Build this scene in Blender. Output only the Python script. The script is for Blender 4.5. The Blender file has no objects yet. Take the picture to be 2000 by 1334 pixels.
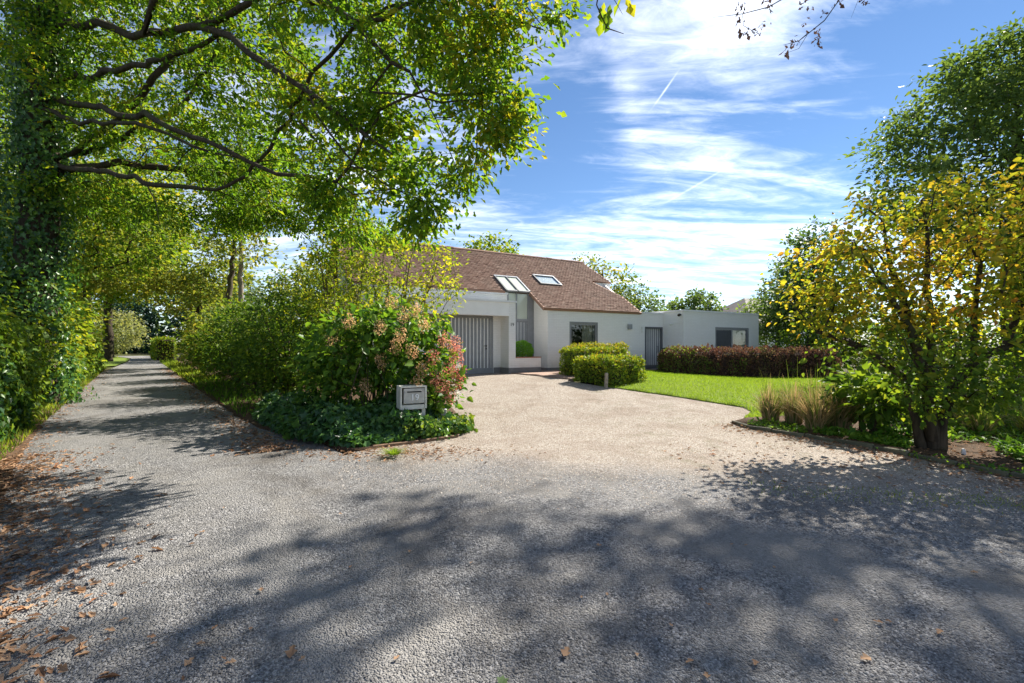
import bpy, bmesh, math, random
import numpy as np
from mathutils import Vector, Matrix
from mathutils.geometry import delaunay_2d_cdt

R = math.radians
random.seed(7)
rng = np.random.default_rng(11)
SC = bpy.context.scene
COL = SC.collection

# ------------------------------------------------------------------ camera, sky, sun, exposure
F, HZ, EYE = 889.0, 672.0, 1.6          # focal length in photo pixels, horizon row, eye height
cam = bpy.data.cameras.new('camera')
cam.sensor_width = 36.0
cam.lens = 36.0 * F / 2000.0
cam.shift_y = (HZ - 667.0) / 2000.0
cam.clip_start, cam.clip_end = 0.05, 3000
co = bpy.data.objects.new('camera', cam); COL.objects.link(co)
co.location = (0, 0, EYE); co.rotation_euler = (R(90), 0, 0)
SC.camera = co

SUN_AZ = R(46)            # measured from +Y (view direction) towards +X (right)
SUN_EL = R(44)
sd = Vector((math.sin(SUN_AZ) * math.cos(SUN_EL), math.cos(SUN_AZ) * math.cos(SUN_EL), math.sin(SUN_EL)))
sl = bpy.data.lights.new('sun', 'SUN')
sl.energy = 3.0; sl.angle = R(0.53); sl.color = (1.0, 0.93, 0.82)
so = bpy.data.objects.new('sun', sl); COL.objects.link(so)
so.rotation_euler = sd.to_track_quat('Z', 'Y').to_euler()
so.location = (20, 20, 40)

world = bpy.data.worlds.new('World'); SC.world = world; world.use_nodes = True
wt = world.node_tree; wt.nodes.clear()
def wn(t, **k):
    n = wt.nodes.new(t)
    for a, b in k.items(): setattr(n, a, b)
    return n
def wm(op, a, b=None, c=None, clamp=False):
    n = wn('ShaderNodeMath', operation=op, use_clamp=clamp)
    for i, v in enumerate((a, b, c)):
        if v is None: continue
        if isinstance(v, (int, float)): n.inputs[i].default_value = v
        else: wt.links.new(v, n.inputs[i])
    return n.outputs[0]
sky = wn('ShaderNodeTexSky', sky_type='NISHITA', sun_disc=False)
sky.sun_elevation = SUN_EL; sky.sun_rotation = SUN_AZ
sky.air_density = 0.85; sky.dust_density = 0.0; sky.ozone_density = 3.0; sky.altitude = 20
tc = wn('ShaderNodeTexCoord')
sx = wn('ShaderNodeSeparateXYZ'); wt.links.new(tc.outputs['Generated'], sx.inputs[0])
dx, dy, dz = sx.outputs
zc = wm('MAXIMUM', dz, 0.015)
az = wm('ARCTAN2', dx, dy)
el = wm('ARCSINE', dz)
zz = wm('ADD', zc, 0.12)
cx = wm('DIVIDE', dx, zz); cy = wm('DIVIDE', dy, zz)
pv = wn('ShaderNodeCombineXYZ'); wt.links.new(cx, pv.inputs[0]); wt.links.new(cy, pv.inputs[1])
def wnoise(scale, detail, rough, dist, mp=(1, 1, 1), rot=0, loc=(0, 0, 0)):
    m = wn('ShaderNodeMapping'); m.inputs['Scale'].default_value = mp
    m.inputs['Rotation'].default_value = (0, 0, rot); m.inputs['Location'].default_value = loc
    wt.links.new(pv.outputs[0], m.inputs[0])
    n = wn('ShaderNodeTexNoise'); n.inputs['Scale'].default_value = scale
    n.inputs['Detail'].default_value = detail; n.inputs['Roughness'].default_value = rough
    n.inputs['Distortion'].default_value = dist
    wt.links.new(m.outputs[0], n.inputs['Vector']); return n.outputs['Fac']
n_big = wnoise(0.85, 3, 0.5, 0.6, (1, 1.3, 1), R(20), (3.1, 1.7, 0))
n_str = wnoise(1.7, 9, 0.62, 1.4, (0.55, 1.9, 1), R(-14), (1.0, 4.0, 0))
n_fin = wnoise(7.0, 8, 0.65, 0.9, (0.7, 1.5, 1), R(-25))
def gauss(a0, e0, ra, re, tilt=0.0):
    da = wm('SUBTRACT', az, a0); de = wm('SUBTRACT', el, e0)
    c, s = math.cos(tilt), math.sin(tilt)
    p = wm('ADD', wm('MULTIPLY', da, c / ra), wm('MULTIPLY', de, s / ra))
    q = wm('SUBTRACT', wm('MULTIPLY', de, c / re), wm('MULTIPLY', da, s / re))
    return wm('EXPONENT', wm('MULTIPLY', wm('ADD', wm('MULTIPLY', p, p), wm('MULTIPLY', q, q)), -1.0))
def add(*xs):
    r = xs[0]
    for x in xs[1:]: r = wm('ADD', r, x)
    return r
# cover: a pale veil low over the horizon, a bank high on the right, a bent streamer between them
lowr = wn('ShaderNodeMapRange', interpolation_type='SMOOTHSTEP')
lowr.inputs['From Min'].default_value = 0.43; lowr.inputs['From Max'].default_value = 0.15
wt.links.new(el, lowr.inputs['Value'])
low = wm('MULTIPLY', lowr.outputs[0], 0.10)
bank = wm('MULTIPLY', gauss(0.50, 0.60, 0.24, 0.105, 0.18), 0.34)
wisp = wm('MULTIPLY', gauss(0.36, 0.395, 0.20, 0.040, -0.42), 0.17)
wisp2 = wm('MULTIPLY', gauss(0.50, 0.315, 0.28, 0.045, -0.10), 0.06)
wisp3 = wm('MULTIPLY', gauss(0.25, 0.49, 0.030, 0.09, 0.25), 0.12)
hole = wm('MULTIPLY', wm('ADD', gauss(0.10, 0.44, 0.13, 0.12, -0.2), gauss(0.78, 0.43, 0.22, 0.12, 0.3)), -0.26)
cov = add(low, bank, wisp, wisp2, wisp3, hole,
          wm('MULTIPLY', wm('SUBTRACT', n_big, 0.5), 0.50),
          wm('MULTIPLY', wm('SUBTRACT', n_str, 0.5), 1.05),
          wm('MULTIPLY', wm('SUBTRACT', n_fin, 0.5), 0.50), 0.17)
mr = wn('ShaderNodeMapRange', interpolation_type='SMOOTHSTEP')
mr.inputs['From Min'].default_value = 0.0; mr.inputs['From Max'].default_value = 1.05
wt.links.new(cov, mr.inputs['Value'])
trail = wm('MULTIPLY', gauss(0.325, 0.487, 0.024, 0.0016, 0.80), 0.26)
trail2 = wm('MULTIPLY', gauss(0.39, 0.315, 0.060, 0.0018, 0.42), 0.12)
fac = wm('MINIMUM', add(wm('MULTIPLY', mr.outputs[0], 0.93), trail, trail2), 1.0)
mixc = wn('ShaderNodeMix', data_type='RGBA')
hs = wn('ShaderNodeHueSaturation'); hs.inputs['Saturation'].default_value = 1.08; hs.inputs['Value'].default_value = 0.37
wt.links.new(sky.outputs[0], hs.inputs['Color'])
wt.links.new(fac, mixc.inputs['Factor']); wt.links.new(hs.outputs[0], mixc.inputs['A'])
mixc.inputs['B'].default_value = (7.6, 7.6, 7.75, 1)
bg = wn('ShaderNodeBackground'); bg.inputs['Strength'].default_value = 0.10
wt.links.new(mixc.outputs['Result'], bg.inputs['Color'])
wo = wn('ShaderNodeOutputWorld'); wt.links.new(bg.outputs[0], wo.inputs[0])

SC.view_settings.view_transform = 'Standard'; SC.view_settings.look = 'None'
SC.view_settings.gamma = 1.0; SC.view_settings.use_curve_mapping = False
SC.view_settings.exposure = 2.08
SC.render.engine = 'CYCLES'
cy_ = SC.cycles
cy_.max_bounces = 6; cy_.diffuse_bounces = 3; cy_.glossy_bounces = 3; cy_.transmission_bounces = 5
cy_.transparent_max_bounces = 6; cy_.use_denoising = True
cy_.caustics_reflective = False; cy_.caustics_refractive = False

# ------------------------------------------------------------------ helpers
def ss(a, b, x):
    t = np.clip((np.asarray(x, float) - a) / (b - a), 0, 1); return t * t * (3 - 2 * t)
def G(X, Y):
    """height of the ground: level along the lane, rising gently to the house"""
    n = .77 * np.asarray(X) + .64 * np.asarray(Y)
    return .5 * ss(7.5, 16.5, Y) * ss(1.8, 5, n) * (1 - .5 * ss(4, 10, X))
def at(px, py, Y):
    """a point measured in the photograph at depth Y"""
    return np.array([(px - 1000) / F * Y, Y, EYE - (py - HZ) / F * Y])
LD, LN = np.array([-.64, .77]), np.array([.77, .64])
def lane(s, n): return LD * s + LN * n

def tag(o, label=None, cat=None, group=None, kind=None):
    if label: o['label'] = label
    if cat: o['category'] = cat
    if group: o['group'] = group
    if kind: o['kind'] = kind
    return o
def empty(name, loc, rz=0, **k):
    o = bpy.data.objects.new(name, None); COL.objects.link(o)
    o.location = loc; o.rotation_euler = (0, 0, rz); o.empty_display_size = .2
    return tag(o, **k)
def link(name, me, mat=None, parent=None, **k):
    o = bpy.data.objects.new(name, me); COL.objects.link(o)
    if mat is not None and not me.materials: me.materials.append(mat)
    if parent is not None:
        o.parent = parent
    return tag(o, **k)
def mesh_np(name, V, polys_idx, polys_len, smooth=False):
    me = bpy.data.meshes.new(name)
    V = np.asarray(V, np.float32); polys_idx = np.asarray(polys_idx, np.int32); polys_len = np.asarray(polys_len, np.int32)
    me.vertices.add(len(V)); me.vertices.foreach_set('co', V.ravel())
    me.loops.add(len(polys_idx)); me.loops.foreach_set('vertex_index', polys_idx)
    me.polygons.add(len(polys_len))
    st = np.zeros(len(polys_len), np.int32); st[1:] = np.cumsum(polys_len)[:-1]
    me.polygons.foreach_set('loop_start', st); me.polygons.foreach_set('loop_total', polys_len)
    if smooth: me.polygons.foreach_set('use_smooth', np.ones(len(polys_len), bool))
    me.update(calc_edges=True)
    return me

class MB:
    """collects boxes, prisms and polygons into one mesh"""
    def __init__(s): s.v = []; s.f = []
    def box(s, x0, x1, y0, y1, z0, z1):
        b = len(s.v)
        s.v += [(x0,y0,z0),(x1,y0,z0),(x1,y1,z0),(x0,y1,z0),(x0,y0,z1),(x1,y0,z1),(x1,y1,z1),(x0,y1,z1)]
        s.f += [[b+i for i in q] for q in ((0,3,2,1),(4,5,6,7),(0,1,5,4),(1,2,6,5),(2,3,7,6),(3,0,4,7))]
        return s
    def poly(s, *pts):
        b = len(s.v); s.v += [tuple(p) for p in pts]; s.f.append(list(range(b, b + len(pts)))); return s
    def prism(s, pts, d):
        """polygon pts extruded by the vector d"""
        b = len(s.v); n = len(pts); d = Vector(d)
        s.v += [tuple(p) for p in pts] + [tuple(Vector(p) + d) for p in pts]
        s.f += [list(range(b + n - 1, b - 1, -1)), list(range(b + n, b + 2 * n))]
        for i in range(n): j = (i + 1) % n; s.f.append([b+i, b+j, b+n+j, b+n+i])
        return s
    def tube(s, pts, r, k=8, cap=True):
        pts = [Vector(p) for p in pts]; rr = r if isinstance(r, (list, tuple)) else [r] * len(pts); b = len(s.v)
        for i, p in enumerate(pts):
            d = (pts[min(i+1, len(pts)-1)] - pts[max(i-1, 0)]).normalized()
            a = d.orthogonal().normalized(); c = d.cross(a)
            for j in range(k):
                t = 2 * math.pi * j / k; s.v.append(tuple(p + rr[i] * (math.cos(t) * a + math.sin(t) * c)))
        for i in range(len(pts) - 1):
            for j in range(k):
                s.f.append([b+i*k+j, b+i*k+(j+1)%k, b+(i+1)*k+(j+1)%k, b+(i+1)*k+j])
        if cap:
            s.f.append([b + j for j in range(k)][::-1]); s.f.append([b + (len(pts)-1)*k + j for j in range(k)])
        return s
    def build(s, name, mat, parent=None, bevel=0, smooth=False, **k):
        me = bpy.data.meshes.new(name); me.from_pydata(s.v, [], s.f)
        bm = bmesh.new(); bm.from_mesh(me); bmesh.ops.recalc_face_normals(bm, faces=bm.faces)
        if bevel: bmesh.ops.bevel(bm, geom=list(bm.edges), offset=bevel, segments=1, affect='EDGES', clamp_overlap=True)
        bm.to_mesh(me); bm.free()
        if smooth:
            for p in me.polygons: p.use_smooth = True
        return link(name, me, mat, parent, **k)

# ------------------------------------------------------------------ materials
def new_mat(name):
    m = bpy.data.materials.new(name); m.use_nodes = True
    nt = m.node_tree; nt.nodes.clear()
    return m, nt
class NT:
    def __init__(s, nt): s.nt = nt
    def n(s, t, **k):
        x = s.nt.nodes.new(t)
        for a, b in k.items():
            if a == 'ins':
                for i, v in b.items():
                    if isinstance(v, bpy.types.NodeSocket): s.nt.links.new(v, x.inputs[i])
                    else: x.inputs[i].default_value = v
            else: setattr(x, a, b)
        return x
    def math(s, op, a, b=0.0, clamp=False): return s.n('ShaderNodeMath', operation=op, use_clamp=clamp, ins={0: a, 1: b}).outputs[0]
    def noise(s, vec, scale, detail=4, rough=.55, dist=0):
        return s.n('ShaderNodeTexNoise', ins={'Vector': vec, 'Scale': scale, 'Detail': detail, 'Roughness': rough, 'Distortion': dist}).outputs['Fac']
    def ramp(s, fac, stops, interp='LINEAR'):
        r = s.n('ShaderNodeValToRGB', ins={0: fac}); cr = r.color_ramp; cr.interpolation = interp
        while len(cr.elements) < len(stops): cr.elements.new(.5)
        for e, (p, c) in zip(cr.elements, stops): e.position = p; e.color = (*c, 1) if len(c) == 3 else c
        return r.outputs[0]
    def mix(s, f, a, b):
        x = s.n('ShaderNodeMix', data_type='RGBA')
        for i, v in (('Factor', f), ('A', a), ('B', b)):
            if isinstance(v, bpy.types.NodeSocket): s.nt.links.new(v, x.inputs[i])
            else: x.inputs[i].default_value = v if i == 'Factor' else (*v, 1)
        return x.outputs['Result']
    def bump(s, h, strength, dist, normal=None):
        b = s.n('ShaderNodeBump', ins={'Height': h, 'Strength': strength, 'Distance': dist})
        if normal is not None: s.nt.links.new(normal, b.inputs['Normal'])
        return b.outputs[0]
    def out(s, sh): s.n('ShaderNodeOutputMaterial', ins={0: sh})
    def pbr(s, **k): return s.n('ShaderNodeBsdfPrincipled', ins=k).outputs[0]

def leaf_mat(name, cols, trans=.42, rough=.42, spec=.35, warm=(1.35, 1.25, .5), clump=1.4, gain=1.55):
    """cols: list of leaf colours, picked per leaf, drifting with the clump the leaf stands in"""
    m, nt = new_mat(name); t = NT(nt)
    geo = t.n('ShaderNodeNewGeometry'); pos = geo.outputs['Position']
    nz = t.noise(pos, clump, 2)
    f = t.math('ADD', t.math('MULTIPLY', geo.outputs['Random Per Island'], .72), t.math('MULTIPLY', t.math('SUBTRACT', nz, .36), 1.0), True)
    k = len(cols); cols = [tuple(min(.6, x * gain) for x in cc) for cc in cols]
    c = t.ramp(f, [(i / max(1, k - 1), cc) for i, cc in enumerate(cols)])
    tint = t.n('ShaderNodeMix', data_type='RGBA', blend_type='MULTIPLY', ins={'Factor': 1.0, 'A': c, 'B': (*warm, 1)}).outputs['Result']
    p = t.pbr(**{'Base Color': c, 'Roughness': min(.8, rough + .08), 'Specular IOR Level': spec * .55})
    tr = t.n('ShaderNodeBsdfTranslucent', ins={'Color': tint}).outputs[0]
    t.out(t.n('ShaderNodeMixShader', ins={0: min(.62, trans + .07), 1: p, 2: tr}).outputs[0])
    return m
def plain(name, col, rough=.6, nscale=8, var=.18, bump=0, metallic=0, spec=.4, bscale=40):
    m, nt = new_mat(name); t = NT(nt)
    pos = t.n('ShaderNodeTexCoord').outputs['Object']
    nz = t.noise(pos, nscale, 5)
    a = tuple(x * (1 - var) for x in col); b = tuple(min(1, x * (1 + var)) for x in col)
    c = t.ramp(nz, [(.3, a), (.7, b)])
    k = {'Base Color': c, 'Roughness': rough, 'Metallic': metallic, 'Specular IOR Level': spec}
    if bump: k['Normal'] = t.bump(t.noise(pos, bscale, 4), bump, .01)
    t.out(t.pbr(**k)); return m
def bark_mat(name, a, b, scale=14):
    m, nt = new_mat(name); t = NT(nt)
    pos = t.n('ShaderNodeTexCoord').outputs['Object']
    mp = t.n('ShaderNodeMapping', ins={0: pos, 'Scale': (1, 1, .25)}).outputs[0]
    nz = t.noise(mp, scale, 6, .65, .6); big = t.noise(pos, 1.8, 3)
    c = t.ramp(nz, [(.3, a), (.7, b)])
    c = t.mix(t.ramp(big, [(.5, (0,0,0)), (.7, (.6,.6,.6))]), c, (.055, .07, .02))
    t.out(t.pbr(**{'Base Color': c, 'Roughness': .9, 'Specular IOR Level': .2, 'Normal': t.bump(nz, .9, .03)})); return m

M = {}
M['oak_leaf'] = leaf_mat('oak_leaf', [(.030,.068,.010), (.055,.115,.012), (.080,.165,.016), (.115,.19,.018), (.17,.215,.02), (.30,.25,.02)], .55, warm=(1.25,1.2,.5), clump=.7, gain=1.42)
M['oak_high'] = leaf_mat('oak_high', [(.045,.08,.012), (.09,.13,.016), (.16,.15,.02), (.17,.09,.025)], .4)
M['lane_leaf'] = leaf_mat('lane_leaf', [(.035,.08,.014), (.065,.125,.016), (.105,.165,.02), (.17,.20,.025), (.26,.22,.03)], .50, clump=.35)
M['lane_leaf_b'] = leaf_mat('lane_leaf_b', [(.05,.09,.02), (.095,.14,.028), (.16,.18,.035), (.24,.20,.05)], .48, clump=.4)
M['green_dark'] = leaf_mat('green_dark', [(.022,.05,.02), (.038,.08,.028), (.055,.105,.032), (.085,.13,.036)], .36, clump=.5)
M['green_big'] = leaf_mat('green_big', [(.038,.072,.028), (.06,.105,.038), (.085,.135,.042), (.12,.165,.045)], .40, spec=.15, clump=.5)
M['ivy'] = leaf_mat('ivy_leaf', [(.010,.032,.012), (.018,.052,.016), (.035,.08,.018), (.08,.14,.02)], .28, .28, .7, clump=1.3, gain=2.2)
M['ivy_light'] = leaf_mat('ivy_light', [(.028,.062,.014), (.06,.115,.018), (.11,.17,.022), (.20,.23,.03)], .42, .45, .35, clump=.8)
M['shrub'] = leaf_mat('shrub_leaf', [(.022,.055,.012), (.045,.095,.015), (.085,.145,.018), (.16,.20,.02)], .42, clump=1.0)
M['shrub_b'] = leaf_mat('shrub_leaf_b', [(.04,.085,.012), (.09,.15,.016), (.16,.21,.02), (.30,.27,.025)], .48, clump=1.0)
M['yellow'] = leaf_mat('yellow_shrub_leaf', [(.06,.11,.014), (.12,.175,.016), (.21,.235,.02), (.36,.31,.022)], .5, clump=.9)
M['hydr'] = leaf_mat('hydrangea_leaf', [(.022,.060,.014), (.045,.105,.016), (.09,.17,.02), (.17,.24,.025)], .42, .36, .4, clump=1.2)
M['hflower'] = leaf_mat('hydrangea_flower', [(.24,.17,.07), (.36,.23,.12), (.44,.26,.15), (.42,.18,.12)], .5, .7, .2, (1.1,1,.8), clump=1.0, gain=1.75)
M['hpink'] = leaf_mat('hydrangea_pink', [(.36,.09,.08), (.48,.14,.115), (.52,.22,.165)], .5, .7, .2, (1.1,1,.85), gain=1.75)
M['hwhite'] = leaf_mat('hydrangea_white', [(.55,.55,.42), (.7,.7,.6)], .35, .7, .2, (1.1,1.1,.9))
M['parrotia'] = leaf_mat('ironwood_leaf', [(.055,.095,.016), (.09,.135,.02), (.145,.175,.022), (.23,.215,.026), (.31,.225,.03), (.31,.14,.035)], .55, .5, clump=.75)
M['parrotia_low'] = leaf_mat('ironwood_leaf_low', [(.035,.075,.016), (.06,.11,.018), (.10,.15,.02), (.20,.20,.022)], .5, clump=.9)
M['rhodo'] = leaf_mat('laurel_leaf', [(.02,.052,.012), (.045,.095,.016), (.085,.15,.02), (.15,.21,.025)], .34, .42, .4)
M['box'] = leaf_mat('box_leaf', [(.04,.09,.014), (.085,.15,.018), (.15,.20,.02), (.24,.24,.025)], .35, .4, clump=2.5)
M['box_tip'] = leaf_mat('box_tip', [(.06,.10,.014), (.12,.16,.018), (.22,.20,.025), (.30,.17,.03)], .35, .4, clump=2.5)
M['ball'] = leaf_mat('ball_leaf', [(.04,.11,.014), (.08,.18,.02), (.13,.24,.03)], .4, gain=2.0)
M['purple'] = leaf_mat('barberry_leaf', [(.040,.022,.018), (.068,.036,.029), (.098,.054,.040), (.10,.068,.04), (.09,.10,.04)], .3, .7, .15, (1.2,.95,.8), clump=.9)
M['purple_green'] = leaf_mat('barberry_green', [(.05,.09,.02), (.10,.14,.03), (.16,.18,.04)], .35, clump=1)
M['conifer'] = leaf_mat('conifer_needle', [(.012,.035,.022), (.022,.055,.032), (.035,.075,.038)], .15, .5, .3, (1,1,.8))
M['pale_tree'] = leaf_mat('willow_leaf', [(.11,.14,.06), (.17,.19,.09), (.22,.22,.12)], .4, clump=.3)
M['far_green'] = leaf_mat('far_leaf', [(.05,.085,.045), (.08,.12,.055), (.115,.155,.06)], .3, clump=.3)
M['dry_tan'] = leaf_mat('dry_leaf', [(.07,.038,.023), (.15,.085,.05), (.26,.17,.105), (.19,.085,.042)], .15, .75, .2, (1.1,1,.8), clump=4)
M['grass'] = leaf_mat('grass_blade', [(.09,.15,.022), (.13,.19,.026), (.18,.235,.032)], .45, .5, .2, (1.2,1.2,.45), clump=.5, gain=1.6)
M['verge'] = leaf_mat('verge_blade', [(.07,.13,.02), (.13,.19,.025), (.22,.24,.03)], .45, .5, .3)
M['reed_tan'] = leaf_mat('reed_blade', [(.10,.10,.035), (.20,.16,.075), (.31,.23,.13), (.34,.26,.16)], .35, .55, .25, (1.1,1,.8), clump=3)
M['reed_green'] = leaf_mat('reed_green', [(.045,.085,.02), (.08,.125,.028), (.14,.17,.05)], .35, .45)
M['cover'] = leaf_mat('cover_leaf', [(.025,.07,.012), (.05,.12,.016), (.09,.17,.02), (.15,.22,.03)], .4)
M['grey_shrub'] = leaf_mat('grey_shrub_leaf', [(.10,.14,.09), (.18,.22,.15), (.27,.29,.20)], .35)
M['bark'] = bark_mat('oak_bark', (.022,.017,.012), (.075,.058,.040))
M['bark_pale'] = bark_mat('pale_bark', (.14,.12,.09), (.33,.28,.21))
M['bark_mid'] = bark_mat('stem_bark', (.045,.033,.022), (.13,.10,.07))
M['twigs'] = plain('hedge_twigs', (.035,.028,.016), .95, 20, .5)
M['twigs_red'] = plain('barberry_twigs', (.032,.017,.014), .95, 20, .5)

def brick_white():
    m, nt = new_mat('white_painted_brick'); t = NT(nt)
    pos = t.n('ShaderNodeTexCoord').outputs['Object']
    s = t.n('ShaderNodeSeparateXYZ', ins={0: pos})
    vec = t.n('ShaderNodeCombineXYZ', ins={0: t.math('ADD', s.outputs[0], s.outputs[1]), 1: s.outputs[2]}).outputs[0]
    b = t.n('ShaderNodeTexBrick', ins={'Vector': vec, 'Scale': 1.0, 'Mortar Size': .006, 'Mortar Smooth': .5, 'Brick Width': .215, 'Row Height': .0665, 'Bias': 0.0,
            'Color1': (.87,.865,.85,1), 'Color2': (.84,.835,.82,1), 'Mortar': (.77,.765,.75,1)})
    wear = t.noise(pos, 1.3, 5, .6)
    c = t.mix(t.ramp(wear, [(.45, (0,0,0)), (.8, (.3,.3,.3))]), b.outputs['Color'], (.76, .745, .71))
    sm = t.n('ShaderNodeMapping', ins={0: vec, 'Scale': (5.0, .35, 1)}).outputs[0]
    c = t.mix(t.ramp(t.noise(sm, 1.6, 5, .6), [(.55, (0,0,0)), (.80, (.22,.22,.22))]), c, (.66, .65, .61))
    c = t.mix(t.math('MULTIPLY', t.ramp(s.outputs[2], [(.62, (1,1,1)), (.95, (0,0,0))]), t.ramp(t.noise(pos, 3.0, 5), [(.35, (0,0,0)), (.7, (.7,.7,.7))])), c, (.52, .48, .42))
    h = t.math('ADD', t.math('MULTIPLY', b.outputs['Fac'], -1.0), t.math('MULTIPLY', t.noise(pos, 55, 3), .35))
    t.out(t.pbr(**{'Base Color': c, 'Roughness': .62, 'Specular IOR Level': .3, 'Normal': t.bump(h, .8, .008)})); return m
M['brick'] = brick_white()
M['render'] = plain('white_render', (.86,.855,.84), .7, 2.5, .05, .15)
M['coping'] = plain('white_coping', (.74,.75,.76), .45, 4, .06)
M['grey'] = plain('grey_paint', (.24,.25,.265), .42, 5, .08, .05)
M['grey_d'] = plain('dark_grey_paint', (.11,.118,.13), .45, 5, .08)
M['plinth'] = plain('grey_plinth', (.20,.195,.20), .75, 6, .15, .2)
M['strip'] = plain('white_strip', (.84,.84,.82), .5, 5, .05)
M['black'] = plain('black_metal', (.015,.015,.017), .4)
M['steel'] = plain('grey_metal', (.35,.36,.38), .35, 5, .1, 0, .6)
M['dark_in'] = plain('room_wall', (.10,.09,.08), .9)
M['curtain'] = plain('cream_curtain', (.58,.52,.40), .9, 3, .08)
M['screen'] = plain('insect_screen', (.045,.05,.065), .5, 2, .25)
M['terracotta'] = plain('terracotta_coping', (.36,.15,.09), .8, 10, .25)
M['zinc'] = plain('zinc_flashing', (.30,.32,.35), .45, 5, .15, 0, .4)
def glass(name, col, rough, mixf):
    m, nt = new_mat(name); t = NT(nt)
    tr = t.n('ShaderNodeBsdfTransparent', ins={0: (*col, 1)}).outputs[0]
    gl = t.n('ShaderNodeBsdfGlossy', ins={'Color': (.95,.97,1,1), 'Roughness': rough}).outputs[0]
    fr = t.math('MULTIPLY', t.math('POWER', t.n('ShaderNodeLayerWeight', ins={0: .5}).outputs['Facing'], 4.0), .7)
    f = t.math('ADD', fr, mixf, True)
    t.out(t.n('ShaderNodeMixShader', ins={0: f, 1: tr, 2: gl}).outputs[0]); return m
M['glass'] = glass('window_glass', (.75,.8,.8), .01, .05)
M['glass_roof'] = glass('roof_glass', (.92,.95,.94), .03, .10)
def frosted():
    m, nt = new_mat('frosted_glass'); t = NT(nt)
    d = t.n('ShaderNodeBsdfDiffuse', ins={0: (.72,.78,.68,1)}).outputs[0]; g_ = t.n('ShaderNodeBsdfTransparent', ins={0: (.8,.88,.8,1)}).outputs[0]
    a = t.n('ShaderNodeMixShader', ins={0: .65, 1: g_, 2: d}).outputs[0]
    gl = t.n('ShaderNodeBsdfGlossy', ins={'Roughness': .1}).outputs[0]
    t.out(t.n('ShaderNodeMixShader', ins={0: .10, 1: a, 2: gl}).outputs[0]); return m
M['glass_front'] = frosted()
def tile_mat():
    m, nt = new_mat('clay_roof_tile'); t = NT(nt)
    geo = t.n('ShaderNodeNewGeometry'); pos = t.n('ShaderNodeTexCoord').outputs['Object']
    c = t.ramp(geo.outputs['Random Per Island'], [(0, (.24,.135,.098)), (.35, (.285,.165,.120)), (.7, (.32,.19,.140)), (1, (.37,.24,.18))])
    w = t.noise(pos, 1.1, 5, .6)
    c = t.mix(t.ramp(w, [(.48, (0,0,0)), (.75, (.45,.45,.45))]), c, (.26, .19, .145))
    t.out(t.pbr(**{'Base Color': c, 'Roughness': .8, 'Specular IOR Level': .25, 'Normal': t.bump(t.noise(pos, 60, 3), .3, .01)})); return m
M['tile'] = tile_mat()
M['slate'] = plain('grey_tile', (.115,.10,.098), .8, 1.5, .25, .3, bscale=6)
M['mailbox'] = plain('weathered_cream_paint', (.64,.62,.54), .7, 7, .16, .2)
M['wood'] = plain('weathered_wood', (.30,.26,.21), .9, 12, .35, .5)
M['wood_d'] = plain('brown_wood', (.16,.10,.06), .9, 12, .35, .5)
M['stone'] = plain('mossy_stone', (.095,.092,.060), .9, 7, .4, .6)
M['white_stone'] = plain('pale_stone', (.55,.55,.55), .8, 7, .2, .4)
M['concrete'] = plain('concrete', (.30,.28,.25), .9, 7, .25, .4)
M['red'] = plain('sign_red', (.5,.05,.04), .4); M['blue'] = plain('sign_blue', (.05,.16,.42), .4); M['white'] = plain('sign_white', (.75,.75,.75), .4)

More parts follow.
